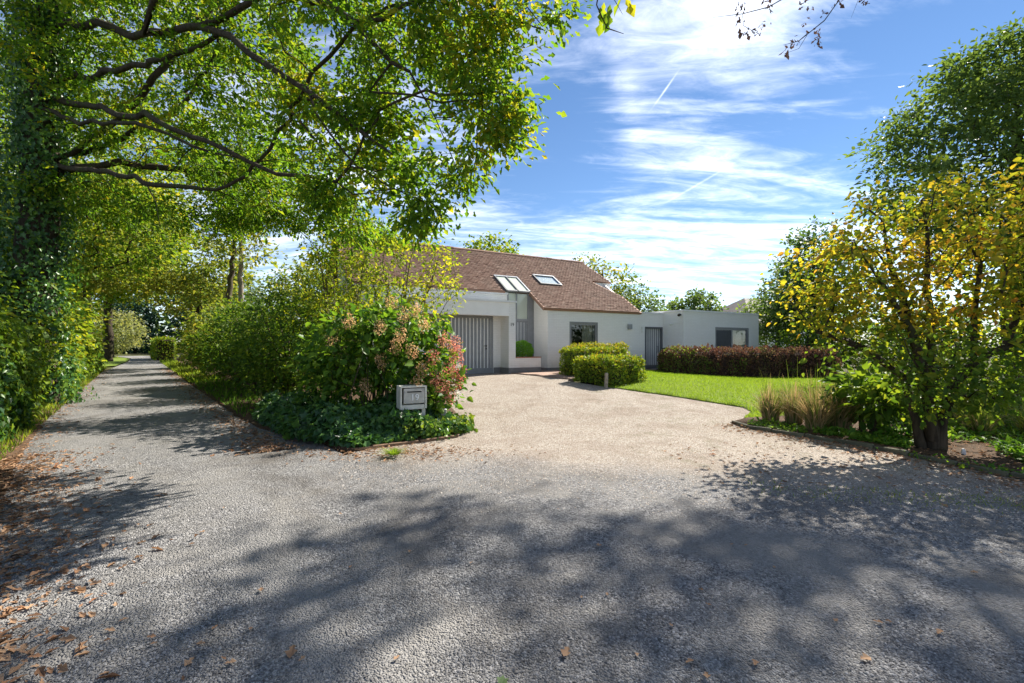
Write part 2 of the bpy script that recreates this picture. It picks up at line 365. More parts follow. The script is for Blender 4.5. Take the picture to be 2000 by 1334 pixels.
def gravel_mat():
    """one gravel for lane and drive: dark basalt chips, pale chips towards the house, dust, moss and litter patches"""
    m, nt = new_mat('gravel'); t = NT(nt)
    pos = t.n('ShaderNodeNewGeometry').outputs['Position']
    s = t.n('ShaderNodeSeparateXYZ', ins={0: pos})
    X, Y = s.outputs[0], s.outputs[1]
    # pale/dark border: a line across the drive mouth, broken up by noise
    lim = t.math('SUBTRACT', 5.62, t.math('MULTIPLY', X, .23))
    d = t.math('SUBTRACT', Y, lim)
    d = t.math('ADD', d, t.math('MULTIPLY', t.math('SUBTRACT', t.noise(pos, .9, 4, .6), .5), 1.7))
    d = t.math('ADD', d, t.math('MULTIPLY', t.math('SUBTRACT', t.noise(pos, 9, 4, .7), .5), .9))
    side = t.math('ADD', t.math('ADD', t.math('MULTIPLY', X, .77), t.math('MULTIPLY', Y, .64)), -2.1)
    d = t.math('MINIMUM', d, t.math('ADD', side, t.math('MULTIPLY', t.math('SUBTRACT', t.noise(pos, 5, 3), .5), .5)))
    pale = t.ramp(t.math('ADD', t.math('MULTIPLY', d, .7), t.math('MULTIPLY', t.math('SUBTRACT', t.noise(pos, 60, 2), .5), 1.0)), [(0, (0,0,0)), (.8, (1,1,1))])
    v1 = t.n('ShaderNodeTexVoronoi', ins={'Vector': pos, 'Scale': 92, 'Randomness': 1.0})
    v2 = t.n('ShaderNodeTexVoronoi', ins={'Vector': pos, 'Scale': 44, 'Randomness': 1.0})
    cell = t.n('ShaderNodeSeparateColor', ins={0: v1.outputs['Color']}).outputs[0]
    cell2 = t.n('ShaderNodeSeparateColor', ins={0: v2.outputs['Color']}).outputs[1]
    cc = t.math('ADD', t.math('MULTIPLY', cell, .6), t.math('MULTIPLY', cell2, .4))
    dark = t.ramp(cc, [(.12, (.065,.064,.066)), (.42, (.17,.168,.168)), (.72, (.285,.281,.278)), (.95, (.42,.41,.40))])
    light = t.ramp(cc, [(.08, (.17,.12,.085)), (.35, (.32,.27,.22)), (.65, (.42,.37,.315)), (.95, (.54,.50,.45))])
    dust = t.noise(pos, .85, 7, .66, 1.1)
    dark = t.mix(t.ramp(dust, [(.44, (0,0,0)), (.62, (.88,.88,.88))]), dark, (.24, .23, .215))
    nn = t.math('ADD', t.math('MULTIPLY', X, .77), t.math('MULTIPLY', Y, .64))
    def track(c0): q = t.math('DIVIDE', t.math('SUBTRACT', t.math('ADD', nn, t.math('MULTIPLY', t.math('SUBTRACT', t.noise(pos, .35, 2), .5), .7)), c0), .24); return t.math('EXPONENT', t.math('MULTIPLY', t.math('MULTIPLY', q, q), -1.0))
    tr_ = t.math('MULTIPLY', t.math('ADD', track(.75), track(-.62)), t.ramp(t.noise(pos, 1.7, 5, .6), [(.30, (0,0,0)), (.62, (.75,.75,.75))]), True)
    dark = t.mix(tr_, dark, (.275, .268, .26))
    damp = t.noise(pos, .5, 6, .7, .6)
    dark = t.mix(t.ramp(damp, [(.50, (0,0,0)), (.66, (.75,.75,.75))]), dark, (.105, .094, .083))
    earth = t.noise(pos, 1.25, 6, .65, .4)
    light = t.mix(t.ramp(earth, [(.46, (0,0,0)), (.68, (.75,.75,.75))]), light, (.25, .195, .15))
    moss = t.math('MULTIPLY', t.ramp(t.noise(pos, 2.3, 6, .7), [(.52, (0,0,0)), (.66, (1,1,1))]), t.ramp(t.math('SUBTRACT', X, 1.2), [(0, (0,0,0)), (1, (.42,.42,.42))]))
    light = t.mix(moss, light, (.13, .13, .06))
    c = t.mix(pale, dark, light)
    h = t.math('ADD', t.math('MULTIPLY', v1.outputs['Distance'], -1.0), t.math('MULTIPLY', v2.outputs['Distance'], -.8))
    nb = t.bump(t.noise(pos, 3.0, 5, .6), .5, .06)
    nb = t.bump(h, .9, .020, nb)
    t.out(t.pbr(**{'Base Color': c, 'Roughness': .85, 'Specular IOR Level': .25, 'Normal': nb})); return m
M['gravel'] = gravel_mat()
def soil_mat(name, a, b, c2, sc=3):
    m, nt = new_mat(name); t = NT(nt)
    pos = t.n('ShaderNodeNewGeometry').outputs['Position']
    nz = t.noise(pos, sc, 7, .65); nf = t.noise(pos, 45, 4, .7)
    c = t.mix(t.ramp(nz, [(.42, (0,0,0)), (.62, (1,1,1))]), a, b)
    c = t.mix(t.ramp(nf, [(.48, (0,0,0)), (.66, (1,1,1))]), c, c2)
    t.out(t.pbr(**{'Base Color': c, 'Roughness': .95, 'Specular IOR Level': .15, 'Normal': t.bump(nf, .8, .03)})); return m
M['soil'] = soil_mat('leafy_soil', (.070,.048,.032), (.045,.034,.022), (.16,.085,.045))
M['ground'] = soil_mat('rough_ground', (.060,.075,.022), (.055,.045,.026), (.085,.085,.03), .4)
M['lawn'] = soil_mat('lawn_turf', (.13,.19,.028), (.16,.21,.03), (.11,.155,.025), .8)
def paver_mat():
    m, nt = new_mat('pink_pavers'); t = NT(nt)
    pos = t.n('ShaderNodeTexCoord').outputs['Object']
    b = t.n('ShaderNodeTexBrick', ins={'Vector': pos, 'Scale': 1.0, 'Mortar Size': .006, 'Brick Width': .21, 'Row Height': .105,
            'Color1': (.36,.24,.18,1), 'Color2': (.27,.175,.13,1), 'Mortar': (.16,.12,.09,1)})
    t.out(t.pbr(**{'Base Color': b.outputs['Color'], 'Roughness': .85, 'Normal': t.bump(t.math('MULTIPLY', b.outputs['Fac'], -1.0), .6, .008)})); return m
M['paver'] = paver_mat()
def chip_mat():
    m, nt = new_mat('basalt_chips'); t = NT(nt)
    geo = t.n('ShaderNodeNewGeometry')
    c = t.ramp(geo.outputs['Random Per Island'], [(0, (.055,.055,.058)), (.35, (.145,.144,.147)), (.75, (.265,.262,.262)), (1, (.38,.37,.36))])
    pos = geo.outputs['Position']
    c = t.mix(t.ramp(t.noise(pos, .85, 7, .66, 1.1), [(.44, (0,0,0)), (.62, (.7,.7,.7))]), c, (.225, .213, .195))
    c = t.mix(t.ramp(t.noise(pos, .5, 6, .7, .6), [(.50, (0,0,0)), (.66, (.75,.75,.75))]), c, (.095, .085, .075))
    t.out(t.pbr(**{'Base Color': c, 'Roughness': .8, 'Specular IOR Level': .3})); return m
M['chips'] = chip_mat()
def chip_pale():
    m, nt = new_mat('pale_chips'); t = NT(nt)
    geo = t.n('ShaderNodeNewGeometry')
    c = t.ramp(geo.outputs['Random Per Island'], [(0, (.20,.14,.09)), (.3, (.34,.29,.24)), (.7, (.44,.39,.335)), (1, (.57,.53,.48))])
    t.out(t.pbr(**{'Base Color': c, 'Roughness': .85, 'Specular IOR Level': .2})); return m
M['chips_pale'] = chip_pale()

# ------------------------------------------------------------------ ground sheets
def densify(poly, step, wob=0.0, seed=0):
    r = np.random.default_rng(seed); out = []
    for i in range(len(poly)):
        a = np.array(poly[i], float); b = np.array(poly[(i + 1) % len(poly)], float)
        k = max(1, int(np.linalg.norm(b - a) / step))
        for j in range(k):
            p = a + (b - a) * j / k
            if wob and j: p = p + r.normal(0, wob, 2)
            out.append(tuple(p))
    return out
def inside(poly, P):
    P = np.asarray(P, float); x, y = P[:, 0], P[:, 1]; c = np.zeros(len(P), bool); n = len(poly)
    for i in range(n):
        x0, y0 = poly[i]; x1, y1 = poly[(i + 1) % n]
        if y0 == y1: continue
        c ^= ((y0 > y) != (y1 > y)) & (x < (x1 - x0) * (y - y0) / (y1 - y0) + x0)
    return c
def sheet(name, poly, zoff, mat, step=.6, edge=.4, wob=0.0, zf=None, drop=0.0, parent=None, **k):
    B = densify(poly, edge, wob, len(name)); A = np.array(B)
    xs = np.arange(A[:, 0].min(), A[:, 0].max(), step); ys = np.arange(A[:, 1].min(), A[:, 1].max(), step)
    gx, gy = np.meshgrid(xs, ys); Q = np.stack([gx.ravel(), gy.ravel()], 1); Q = Q[inside(B, Q)]
    pts = [Vector(p) for p in B] + [Vector(p) for p in Q]
    v, e, f, *_ = delaunay_2d_cdt(pts, [(i, (i + 1) % len(B)) for i in range(len(B))], [], 1, 1e-5)
    V = np.array([(p.x, p.y) for p in v]); Z = (G(V[:, 0], V[:, 1]) if zf is None else zf(V)) + zoff
    me = bpy.data.meshes.new(name); me.from_pydata([(a[0], a[1], z) for a, z in zip(V, Z)], [], [list(q) for q in f])
    bm = bmesh.new(); bm.from_mesh(me); bmesh.ops.recalc_face_normals(bm, faces=bm.faces)
    if sum(q.normal.z for q in bm.faces) < 0: bmesh.ops.reverse_faces(bm, faces=bm.faces)
    if drop:
        be = [q for q in bm.edges if q.is_boundary]
        r = bmesh.ops.extrude_edge_only(bm, edges=be)
        for q in r['geom']:
            if isinstance(q, bmesh.types.BMVert): q.co.z -= drop
    bm.to_mesh(me); bm.free()
    for p in me.polygons: p.use_smooth = True
    return link(name, me, mat, parent, **k)

# wide ground to the horizon: fine near the house, coarse far away
xs = np.concatenate([[-900, -400, -200, -120, -80], np.arange(-60, 41, 1.0), [60, 90, 150, 300, 600, 900]])
ys = np.concatenate([[-300, -100, -40, -20, -10], np.arange(-6, 61, 1.0), [75, 100, 150, 250, 450, 800, 1500]])
gx, gy = np.meshgrid(xs, ys); gz = G(gx, gy) - .07
V = np.stack([gx.ravel(), gy.ravel(), gz.ravel()], 1); nx = len(xs); idx = []
for j in range(len(ys) - 1):
    a = np.arange(nx - 1) + j * nx; idx.append(np.stack([a, a + 1, a + 1 + nx, a + nx], 1))
idx = np.concatenate(idx)
link('ground', mesh_np('ground', V, idx.ravel(), np.full(len(idx), 4), True), M['ground'], kind='structure')

mouth = [(-2.4,6.55), (-1.3,5.86), (0,5.55), (1.19,5.30), (2.73,4.90), (4.1,4.58), (4.88,4.36), (6.3,4.0), (9,3.2)]
lane_poly = [tuple(lane(s, n)) for s, n in ((-14,-1.1), (-6,-1.0), (0,-.95), (5,-1.0), (9,-1.35), (13,-1.48), (20,-1.45), (34,-1.4), (44,-.9), (54,-.4), (66,-.2), (80,-2))] + \
            [tuple(lane(s, n)) for s, n in ((80,1.5), (66,2.2), (52,2.2), (40,1.95), (28,1.7), (18,1.75), (12,2.1), (9,2.3))] + mouth + [(12,0), (12,-8)]
sheet('lane', lane_poly, 0.0, M['gravel'], .8, .3, .0, kind='structure')
edge_r = [(6.9,4.0), (6.35,4.75), (6.03,5.36), (5.75,6.16), (5.43,7.2), (4.85,7.98), (4.42,8.55), (4.33,8.94)]
lawn_e = [(4.75,9.35), (5.30,10.05), (5.36,10.55), (4.34,11.68), (3.55,12.42), (2.81,13.16)]
bed_e = [(-2.75,15.3), (-2.3,13.5), (-1.75,11.5), (-1.15,9.6), (-.86,8.35), (-.98,7.95), (-1.55,7.45), (-2.33,6.75)]
drive_poly = mouth[:-1] + edge_r[1:] + lawn_e + [(2.55,13.45), (1.75,14.4), (2.0,15.3), (3.4,17.2), (3.5,19.0), (0,19.2), (-3,16.6)] + bed_e
sheet('driveway', drive_poly, .0, M['gravel'], .5, .25, 0, kind='structure')
lawn_poly = lawn_e[::-1] + [(6.0,9.6), (8.5,9.9), (13,10.5), (17,12), (18,19), (12.5,20.4), (6.9,20.4), (5.2,19.5), (3.4,17.0), (2.6,15.2), (2.6,13.5)]
sheet('lawn', lawn_poly, .02, M['lawn'], .6, .2, .012, drop=.1, kind='structure')
path_poly = [(-.15,17.0), (1.0,15.6), (1.95,14.6), (2.25,15.2), (4.0,17.6), (7.0,20.9), (6.7,21.4), (5.9,21.2), (1.5,18.6), (.4,19.0)]
sheet('entrance_path', path_poly, .035, M['paver'], .6, .3, 0, drop=.08, kind='structure')
bed_soil = [tuple(lane(s, n)) for s, n in ((52,2.6), (40,2.2), (28,1.9), (18,1.75), (12,1.75), (9.6,1.85))] + bed_e[::-1][0:] + [(-4,16.2), (-8,17.5), (-12,22), (-22,36), (-34,48)]
sheet('planting_bed_soil', bed_soil, .035, M['soil'], .8, .3, .02, drop=.1, kind='structure')
bed_r = edge_r[::-1] + [(9.5,3.4), (14,4), (15.5,10.6), (8.5,9.8), (6.0,9.55), (4.8,9.3)]
sheet('shrub_bed_soil', bed_r, .05, M['soil'], .6, .3, .0, drop=.12, kind='structure')
litter_l = [tuple(lane(s, n)) for s, n in ((-4,-.8), (0,-.8), (5,-.85), (9,-1.2), (13,-1.42), (20,-1.42), (30,-1.42), (40,-1.42))] + [tuple(lane(s, n)) for s, n in ((40,-3.2), (20,-3.6), (6,-4.2), (-4,-4.4))]
sheet('verge_soil', litter_l, .012, M['soil'], .7, .3, .03, drop=.05, kind='structure')
far_lawn = [tuple(lane(s, n)) for s, n in ((40,-3), (44,-1.0), (54,-.5), (64,-.3), (74,-1.5), (74,-12), (42,-12))]
sheet('far_lawn', far_lawn, .03, M['lawn'], 1.5, 1.0, 0, kind='structure')

# ------------------------------------------------------------------ leaves, twigs, trees
def tmpl(half):
    """mirror half an outline (x>=0, from base to tip) into a leaf of two halves folded along the midrib"""
    half = np.array(half, float); k = len(half)
    L = half.copy(); L[:, 0] *= -1
    V = []; Fc = [[], []]
    for i, p in enumerate(half):
        V.append((p[0], p[1], abs(p[0]) * .35)); Fc[0].append(len(V) - 1)
    for i in range(k):
        if half[i, 0] == 0: Fc[1].append(i)
        else: V.append((-half[i, 0], half[i, 1], abs(half[i, 0]) * .35)); Fc[1].append(len(V) - 1)
    Fc[1] = Fc[1][::-1]
    V = np.array(V); V[:, 2] -= .22 * V[:, 1] ** 2
    return V, Fc
T_OAK = tmpl([(0,0), (.15,.26), (.09,.42), (.28,.60), (.16,.80), (0,1)])
T_OVAL = tmpl([(0,0), (.22,.28), (.22,.62), (0,1)])
T_BROAD = tmpl([(0,0), (.30,.22), (.34,.52), (.14,.85), (0,1)])
T_IVY = tmpl([(0,.05), (.26,-.06), (.26,.22), (.46,.40), (.20,.58), (0,1)])
T_LANCE = tmpl([(0,0), (.12,.45), (0,1)])
T_RH = (np.array([(0,0,0), (.32,.5,.08), (0,1,-.12), (-.32,.5,.08)], float), [[0,1,2,3]])
T_BLADE = (np.array([(-.5,0,0), (.5,0,0), (0,1,.25)], float), [[0,1,2]])

def unit(v): return v / np.maximum(np.linalg.norm(v, axis=-1, keepdims=True), 1e-9)
def leaf_mesh(name, P, D, Nn, S, T, W=None):
    """one mesh of leaves: base P, length direction D, face normal about Nn, length S"""
    Vt, Ft = T
    D = unit(D); X = unit(np.cross(D, Nn)); Z = np.cross(X, D)
    w = S if W is None else W
    k = len(Vt); n = len(P)
    out = P[:, None, :] + X[:, None, :] * (Vt[None, :, 0:1] * w[:, None, None]) + D[:, None, :] * (Vt[None, :, 1:2] * S[:, None, None]) + Z[:, None, :] * (Vt[None, :, 2:3] * S[:, None, None])
    base = (np.arange(n) * k)[:, None]
    fl = np.concatenate([np.array(f) for f in Ft]); ln = np.array([len(f) for f in Ft])
    return mesh_np(name, out.reshape(-1, 3), (base + fl[None]).ravel(), np.tile(ln, n))
def rnd(n, s=1.0): return rng.normal(0, s, (n, 3))

def lobes_sample(lobes, n, surf=.55, zmin=None, vexp=.8):
    """cluster centres inside a set of ellipsoids (cx,cy,cz,rx,ry,rz), pushed towards their surfaces"""
    L = np.array([l if len(l) == 6 else (*l[:3], l[3], l[3], l[3]) for l in lobes], float)
    vol = (L[:, 3] * L[:, 4] * L[:, 5]) ** vexp; pk = rng.choice(len(L), n, p=vol / vol.sum())
    d = unit(rnd(n)); r = rng.random(n) ** (1 / 3 * (1 - surf) + .02)
    P = L[pk, :3] + d * r[:, None] * L[pk, 3:6]
    if zmin is not None: P = P[P[:, 2] > zmin]
    return P
def grow(paths, targets, rtip=.006, expo=.5, pull=.25, jit=.10, seed=1):
    """paths: polylines [(x,y,z,r)...] of trunk and limbs; every target is joined to the nearest branch by a bent twig"""
    r_ = np.random.default_rng(seed)
    pos, par, rad0 = [], [], []
    for path in paths:
        prev = -1
        if pos:
            A = np.array(pos); prev = int(np.argmin(((A - np.array(path[0][:3])) ** 2).sum(1)))
            if np.linalg.norm(A[prev] - np.array(path[0][:3])) > .05:
                pos.append(np.array(path[0][:3])); par.append(prev); rad0.append(path[0][3]); prev = len(pos) - 1
        else:
            pos.append(np.array(path[0][:3], float)); par.append(-1); rad0.append(path[0][3]); prev = 0
        for a, b in zip(path[:-1], path[1:]):
            a = np.array(a, float); b = np.array(b, float); L = np.linalg.norm(b[:3] - a[:3]); k = max(1, int(L / .45))
            for j in range(1, k + 1):
                q = a + (b - a) * j / k
                p = q[:3] + (r_.normal(0, (.045 if .008 < q[3] < .2 else .008 if q[3] < .1 else .03), 3) if j < k else 0)
                pos.append(p); par.append(prev); rad0.append(q[3]); prev = len(pos) - 1
    n0 = len(pos)
    root = pos[0]; depth = [0.0] * n0
    for i in range(1, n0): depth[i] = depth[par[i]] + np.linalg.norm(pos[i] - pos[par[i]])
    order = np.argsort([min(np.linalg.norm(t - p) for p in pos[::3]) for t in targets]) if len(targets) else []
    cap = len(pos) + len(targets) * 8 + 10
    A = np.zeros((cap, 3)); A[:n0] = pos; dep = np.zeros(cap); dep[:n0] = depth; m = n0
    parr = np.full(cap, -1); parr[:n0] = par; r0 = np.zeros(cap); r0[:n0] = rad0
    tips = []
    for ti in order:
        t = targets[ti]
        dd = np.sqrt(((A[:m] - t) ** 2).sum(1)); cost = dd + pull * dep[:m]
        up = np.clip(A[:m, 2] - t[2], 0, None); i = int(np.argmin(cost + .35 * up)); L = dd[i]
        k = int(min(7, max(1, round(L / .28)))); a = A[i].copy(); prev = i
        g_ = A[i] - A[parr[i]] if parr[i] >= 0 else np.array([0, 0, 1.0]); g_ = g_ / (np.linalg.norm(g_) + 1e-9)
        for j in range(1, k + 1):
            f = j / k; p = a + (t - a) * f + g_ * L * .22 * f * (1 - f) * 2
            if j < k: p = p + r_.normal(0, jit * L / k, 3)
            A[m] = p; parr[m] = prev; dep[m] = dep[prev] + np.linalg.norm(p - A[prev]); prev = m; m += 1
        tips.append(prev)
    cnt = np.zeros(m)
    for tt in tips: cnt[tt] += 1
    for i in range(m - 1, 0, -1):
        if parr[i] >= 0: cnt[parr[i]] += cnt[i]
    rad = np.maximum(rtip * np.maximum(cnt, 1) ** expo, 0); rad[:n0] = np.maximum(r0[:n0], np.minimum(rad[:n0], r0[:n0] * 1.15))
    for i in range(1, m):
        if parr[i] >= 0: rad[i] = min(rad[i], rad[parr[i]])
    tipdir = np.array([A[t] - A[parr[t]] for t in tips]) if len(tips) else np.zeros((0, 3))
    return A[:m], parr[:m], rad, cnt, np.array(tips, int), tipdir, n0
def skin(name, A, par, rad, cnt, sel=None, sides=(7, 4), rmin=0.0):
    V, Fi, Fl = [], [], []; nv = 0
    best = {}
    for i in range(1, len(A)):
        p = par[i]
        if p >= 0 and (p not in best or (rad[i], cnt[i]) > (rad[best[p]], cnt[best[p]])): best[p] = i
    ring = {}
    def mk(pos, d, r, k):
        nonlocal nv
        d = d / (np.linalg.norm(d) + 1e-9); a = np.cross(d, (0.3, .9, .2) if abs(d[1]) < .8 else (1, 0, 0)); a /= np.linalg.norm(a) + 1e-9; b = np.cross(d, a)
        t = np.arange(k) * 2 * math.pi / k
        V.append(pos + r * (np.cos(t)[:, None] * a + np.sin(t)[:, None] * b)); nv += k; return nv - k
    for i in range(1, len(A)):
        p = par[i]
        if p < 0 or (sel is not None and not sel[i]) or rad[i] < rmin: continue
        k = sides[0] if rad[i] > .02 else sides[1]
        d = A[i] - A[p]
        if best.get(p) == i and (p, k) in ring: a = ring[(p, k)]
        else: a = mk(A[p], d, rad[i] if best.get(p) != i else min(rad[p], rad[i] * 1.6), k)
        ch = best.get(i); d2 = d if ch is None else (A[ch] - A[p])
        b = mk(A[i], d2, rad[i] * (1 if ch is not None else .5), k); ring[(i, k)] = b
        for j in range(k):
            Fi += [a + j, a + (j + 1) % k, b + (j + 1) % k, b + j]; Fl.append(4)
    if not V: return None
    return mesh_np(name, np.concatenate(V), Fi, Fl, True)
def cluster_leaves(name, C, B, m, spread, size, T, up=.7, droop=.25, flat=.6, wr=None, svar=.25):
    """m leaves round every twig end C that points along B"""
    n = len(C); P = np.repeat(C, m, 0); Bd = np.repeat(unit(B + 1e-6), m, 0)
    off = rnd(n * m, spread) * np.array([1, 1, flat]); P = P + off - Bd * np.abs(rng.normal(0, spread * .6, n * m))[:, None]
    D = unit(off) * .8 + Bd * .6 + rnd(n * m, .45); D[:, 2] -= droop
    Nn = np.array([0, 0, 1.0]) * up + rnd(n * m, .55)
    S = size * rng.lognormal(0, svar, n * m)
    return leaf_mesh(name, P, D, Nn, S, T, None if wr is None else S * wr)

def tree(name, base, paths, lobes, n, m, spread, size, leafm, label, T=T_OVAL, barkm='bark', cat='tree', group=None, seed=1, rtip=.006, expo=.5,
         surf=.55, zmin=None, keep=None, extra=None, flat=.6, up=.7, droop=.25, parts=('trunk', 'branches', 'crown'), rmin=0.0, pull=.25, svar=.25, wr=None, vexp=.8):
    global rng
    rng = np.random.default_rng(seed * 101 + 3)
    base = np.array(base, float)
    root = empty(name, tuple(base), label=label, cat=cat, group=group)
    tg = lobes_sample(lobes, n, surf, zmin, vexp) if lobes else np.zeros((0, 3))
    if keep is not None and len(tg): tg = tg[keep(tg)]
    if extra is not None: tg = np.concatenate([tg, np.array(extra, float)])
    A, par, rad, cnt, tips, td, n0 = grow(paths, tg, rtip, expo, pull, seed=seed)
    first = 1 + sum(max(1, int(np.linalg.norm(np.array(b[:3]) - np.array(a[:3])) / .45)) for a, b in zip(paths[0][:-1], paths[0][1:]))
    sel = np.zeros(len(A), bool); sel[:first] = True
    A = A - base
    me = skin(parts[0], A, par, rad, cnt, sel, (10, 5)); 
    if me: link(parts[0], me, M[barkm], root)
    me = skin(parts[1], A, par, rad, cnt, ~sel, (6, 3), rmin)
    if me: link(parts[1], me, M[barkm], root)
    if len(tips):
        fm = leafm if isinstance(leafm, (list, tuple)) else [(leafm, None)]
        C = A[tips]
        for mname, cond, *Tx in fm:
            q = np.ones(len(C), bool) if cond is None else cond(C + base)
            if q.sum():
                me = cluster_leaves(parts[2], C[q], td[q], m, spread, size, Tx[0] if Tx else T, up, droop, flat, wr, svar)
                link(parts[2], me, M[mname], root)
    return root
def P3(px, py, Y, r): return (*at(px, py, Y), r)

def build_plants():
    global rng
    # -- the ivy-clad oak that leans its limbs over the lane
    tb = lane(13.9, -1.9); tb = (-10.3, 9.9)
    trunk = [(-12.6,12.0,-.1,.52), (-12.62,12.0,2.0,.45), (-12.5,11.95,4.0,.42), (-12.35,11.9,6.0,.38), (-12.1,11.8,8.5,.33), (-11.7,11.6,11,.24), (-11.2,11.4,14,.10)]
    def limb(pts, r0, r1): return [P3(x, y, Y + (2.0 * max(0, 1 - i / 3) if pts[0][0] < 170 else 0), .72 * r0 + (r1 - .72 * r0) * i / (len(pts) - 1)) for i, (x, y, Y) in enumerate(pts)]
    limbs = [
        limb([(85,45,9.9),(175,50,9.5),(280,66,9.0),(390,52,8.5),(450,70,8.2),(520,125,7.8),(575,162,7.5),(650,215,7.2),(720,268,7.0),(765,300,6.8)], .13, .02),
        limb([(390,52,8.5),(470,15,8.2),(560,-25,7.8),(640,5,7.4),(690,42,7.1),(730,85,6.9),(765,122,6.8),(800,140,6.7)], .09, .025),
        limb([(690,42,7.1),(790,10,6.8),(880,-20,6.6),(960,10,6.5),(1020,45,6.4),(1065,60,6.3)], .05, .01),
        limb([(85,150,9.9),(190,150,9.6),(260,126,9.4),(340,106,9.2),(385,94,9.0),(440,60,8.8)], .11, .04),
        limb([(90,190,9.9),(170,205,9.5),(230,225,9.2),(300,232,8.9),(332,250,8.7),(440,292,8.3),(540,340,8.0),(610,345,7.8),(690,380,7.5)], .11, .018),
        limb([(60,208,9.9),(120,228,9.6),(200,243,9.3),(265,240,9.1),(330,262,8.9),(420,300,8.6),(500,318,8.3)], .085, .015),
        limb([(95,325,9.9),(180,331,9.7),(250,346,9.5),(300,361,9.4),(365,365,9.3),(420,371,9.2)], .10, .03),
        limb([(282,352,9.5),(305,395,9.4),(312,440,9.3)], .025, .008),
        limb([(110,310,10.0),(190,265,10.2),(250,215,10.4),(300,150,10.6),(350,90,10.8),(420,5,11.0),(500,-90,11)], .16, .06),
        limb([(160,300,10.1),(260,255,10.4),(330,225,10.6),(370,190,10.8),(400,140,11)], .10, .04),
        limb([(575,162,7.5),(600,170,7.4),(640,255,7.2),(690,320,7.1),(760,365,7.0),(830,395,6.9)], .035, .01),
        limb([(720,180,7.0),(800,185,6.8),(860,200,6.6),(930,195,6.5),(990,225,6.4)], .03, .008),
        limb([(800,140,6.7),(850,230,6.7),(880,300,6.7),(905,360,6.7)], .02, .006),
        limb([(560,-25,7.8),(600,-120,7.4),(700,-200,7.0),(800,-240,6.8)], .06, .02),
        [(-12.3,11.9,6.0,.11), (-10.5,12.2,6.5,.09), (-8.2,12.5,6.3,.07), (-6.0,12.6,5.7,.04), (-4.2,12.3,4.9,.02)],
        limb([(280,66,9.0),(350,-40,8.6),(420,-160,8.2),(500,-260,7.9)], .09, .03),
    ]
    def lb(px, py, Y, r, rz=None): c = at(px, py, Y); return (*c, r, r, r if rz is None else rz)
    lobes = [lb(880,40,6.9,.75), lb(1010,45,6.5,.42,.2), lb(1075,20,6.4,.3,.16), lb(1050,110,6.45,.20,.14), lb(950,215,6.7,.55,.42), lb(870,320,7.0,.60,.35), lb(905,365,6.8,.26), lb(815,395,7.0,.36,.26),
             lb(780,130,7.4,.95), lb(650,80,8.0,1.2), lb(700,270,7.8,.95,.6), lb(770,350,7.3,.5,.3), lb(640,400,8.0,.6,.3), lb(560,250,9.0,1.3,.9),
             lb(480,90,9.6,1.5,1.2), lb(420,270,10.6,1.4,.9), lb(300,60,11.2,1.7,1.2), lb(280,250,12.0,1.7,1.0), lb(160,110,11.6,1.4), lb(180,390,12.4,1.4,.6), lb(330,410,11.8,1.2,.4), lb(480,370,9.8,.8,.4),
             lb(850,-100,6.8,.8,.5), lb(650,-140,8.0,1.2), lb(400,-160,9.4,1.5), lb(150,-150,11.0,1.6), lb(20,60,13.5,1.8), lb(60,-150,13.5,2.0), lb(-60,200,13,1.6), lb(930,-60,6.6,.6,.4),
             lb(1000,250,6.5,.28), lb(1000,195,6.5,.25), lb(930,130,6.7,.40), lb(935,330,6.7,.25), lb(985,100,6.5,.2), lb(690,440,7.8,.35,.2), lb(800,440,7.3,.3,.16), lb(840,420,7.1,.25), lb(600,432,12.4,.9,.45), lb(700,455,12.2,.75,.35), lb(520,415,13,1.0,.45), lb(440,430,13.6,1.0,.5), lb(640,375,12,1.0,.5), lb(560,345,13,1.2,.6), lb(770,465,11.6,.45,.25), lb(650,495,12.4,.45,.2), lb(470,350,13.4,1.2,.6)]
    tree('oak_tree', (-12.6,12.0,0), [trunk] + limbs, lobes, 1800, 46, .16, .112, [('oak_leaf', lambda p: p[:, 2] < 2.1 + .80 * p[:, 1]), ('oak_leaf', lambda p: p[:, 2] >= 2.1 + .80 * p[:, 1], T_RH)], 'big oak with ivy on its trunk, leafy limbs arching over the lane',
         T_OAK, seed=3, rtip=.0045, expo=.42, surf=.35, flat=.75, vexp=.58)
    # ivy climbing the trunk
    o = [q for q in COL.objects if q.name == 'oak_tree'][0]
    rng = np.random.default_rng(5); n = 11000
    z = rng.random(n) * 11.0 ; a = rng.random(n) * 6.283
    th = np.stack([np.cos(a), np.sin(a), np.zeros(n)], 1)
    tx = np.interp(z, [0,2,4,6,8.5,11], [0,0,.1,.25,.5,.9]); ty = np.interp(z, [0,6,11], [0,-.1,-.4])
    rr = .54 - .016 * z + rng.gamma(1.6, .11, n) + .12 * np.sin(a * 2 + z * 1.3)
    P = np.stack([tx, ty, z], 1) + th * rr[:, None]
    D = np.array([0, 0, -1.0]) + rnd(n, .5) + th * .3
    link('ivy', leaf_mesh('ivy', P, D, th + rnd(n, .35), .10 * rng.lognormal(0, .25, n), T_IVY), M['ivy'], o)

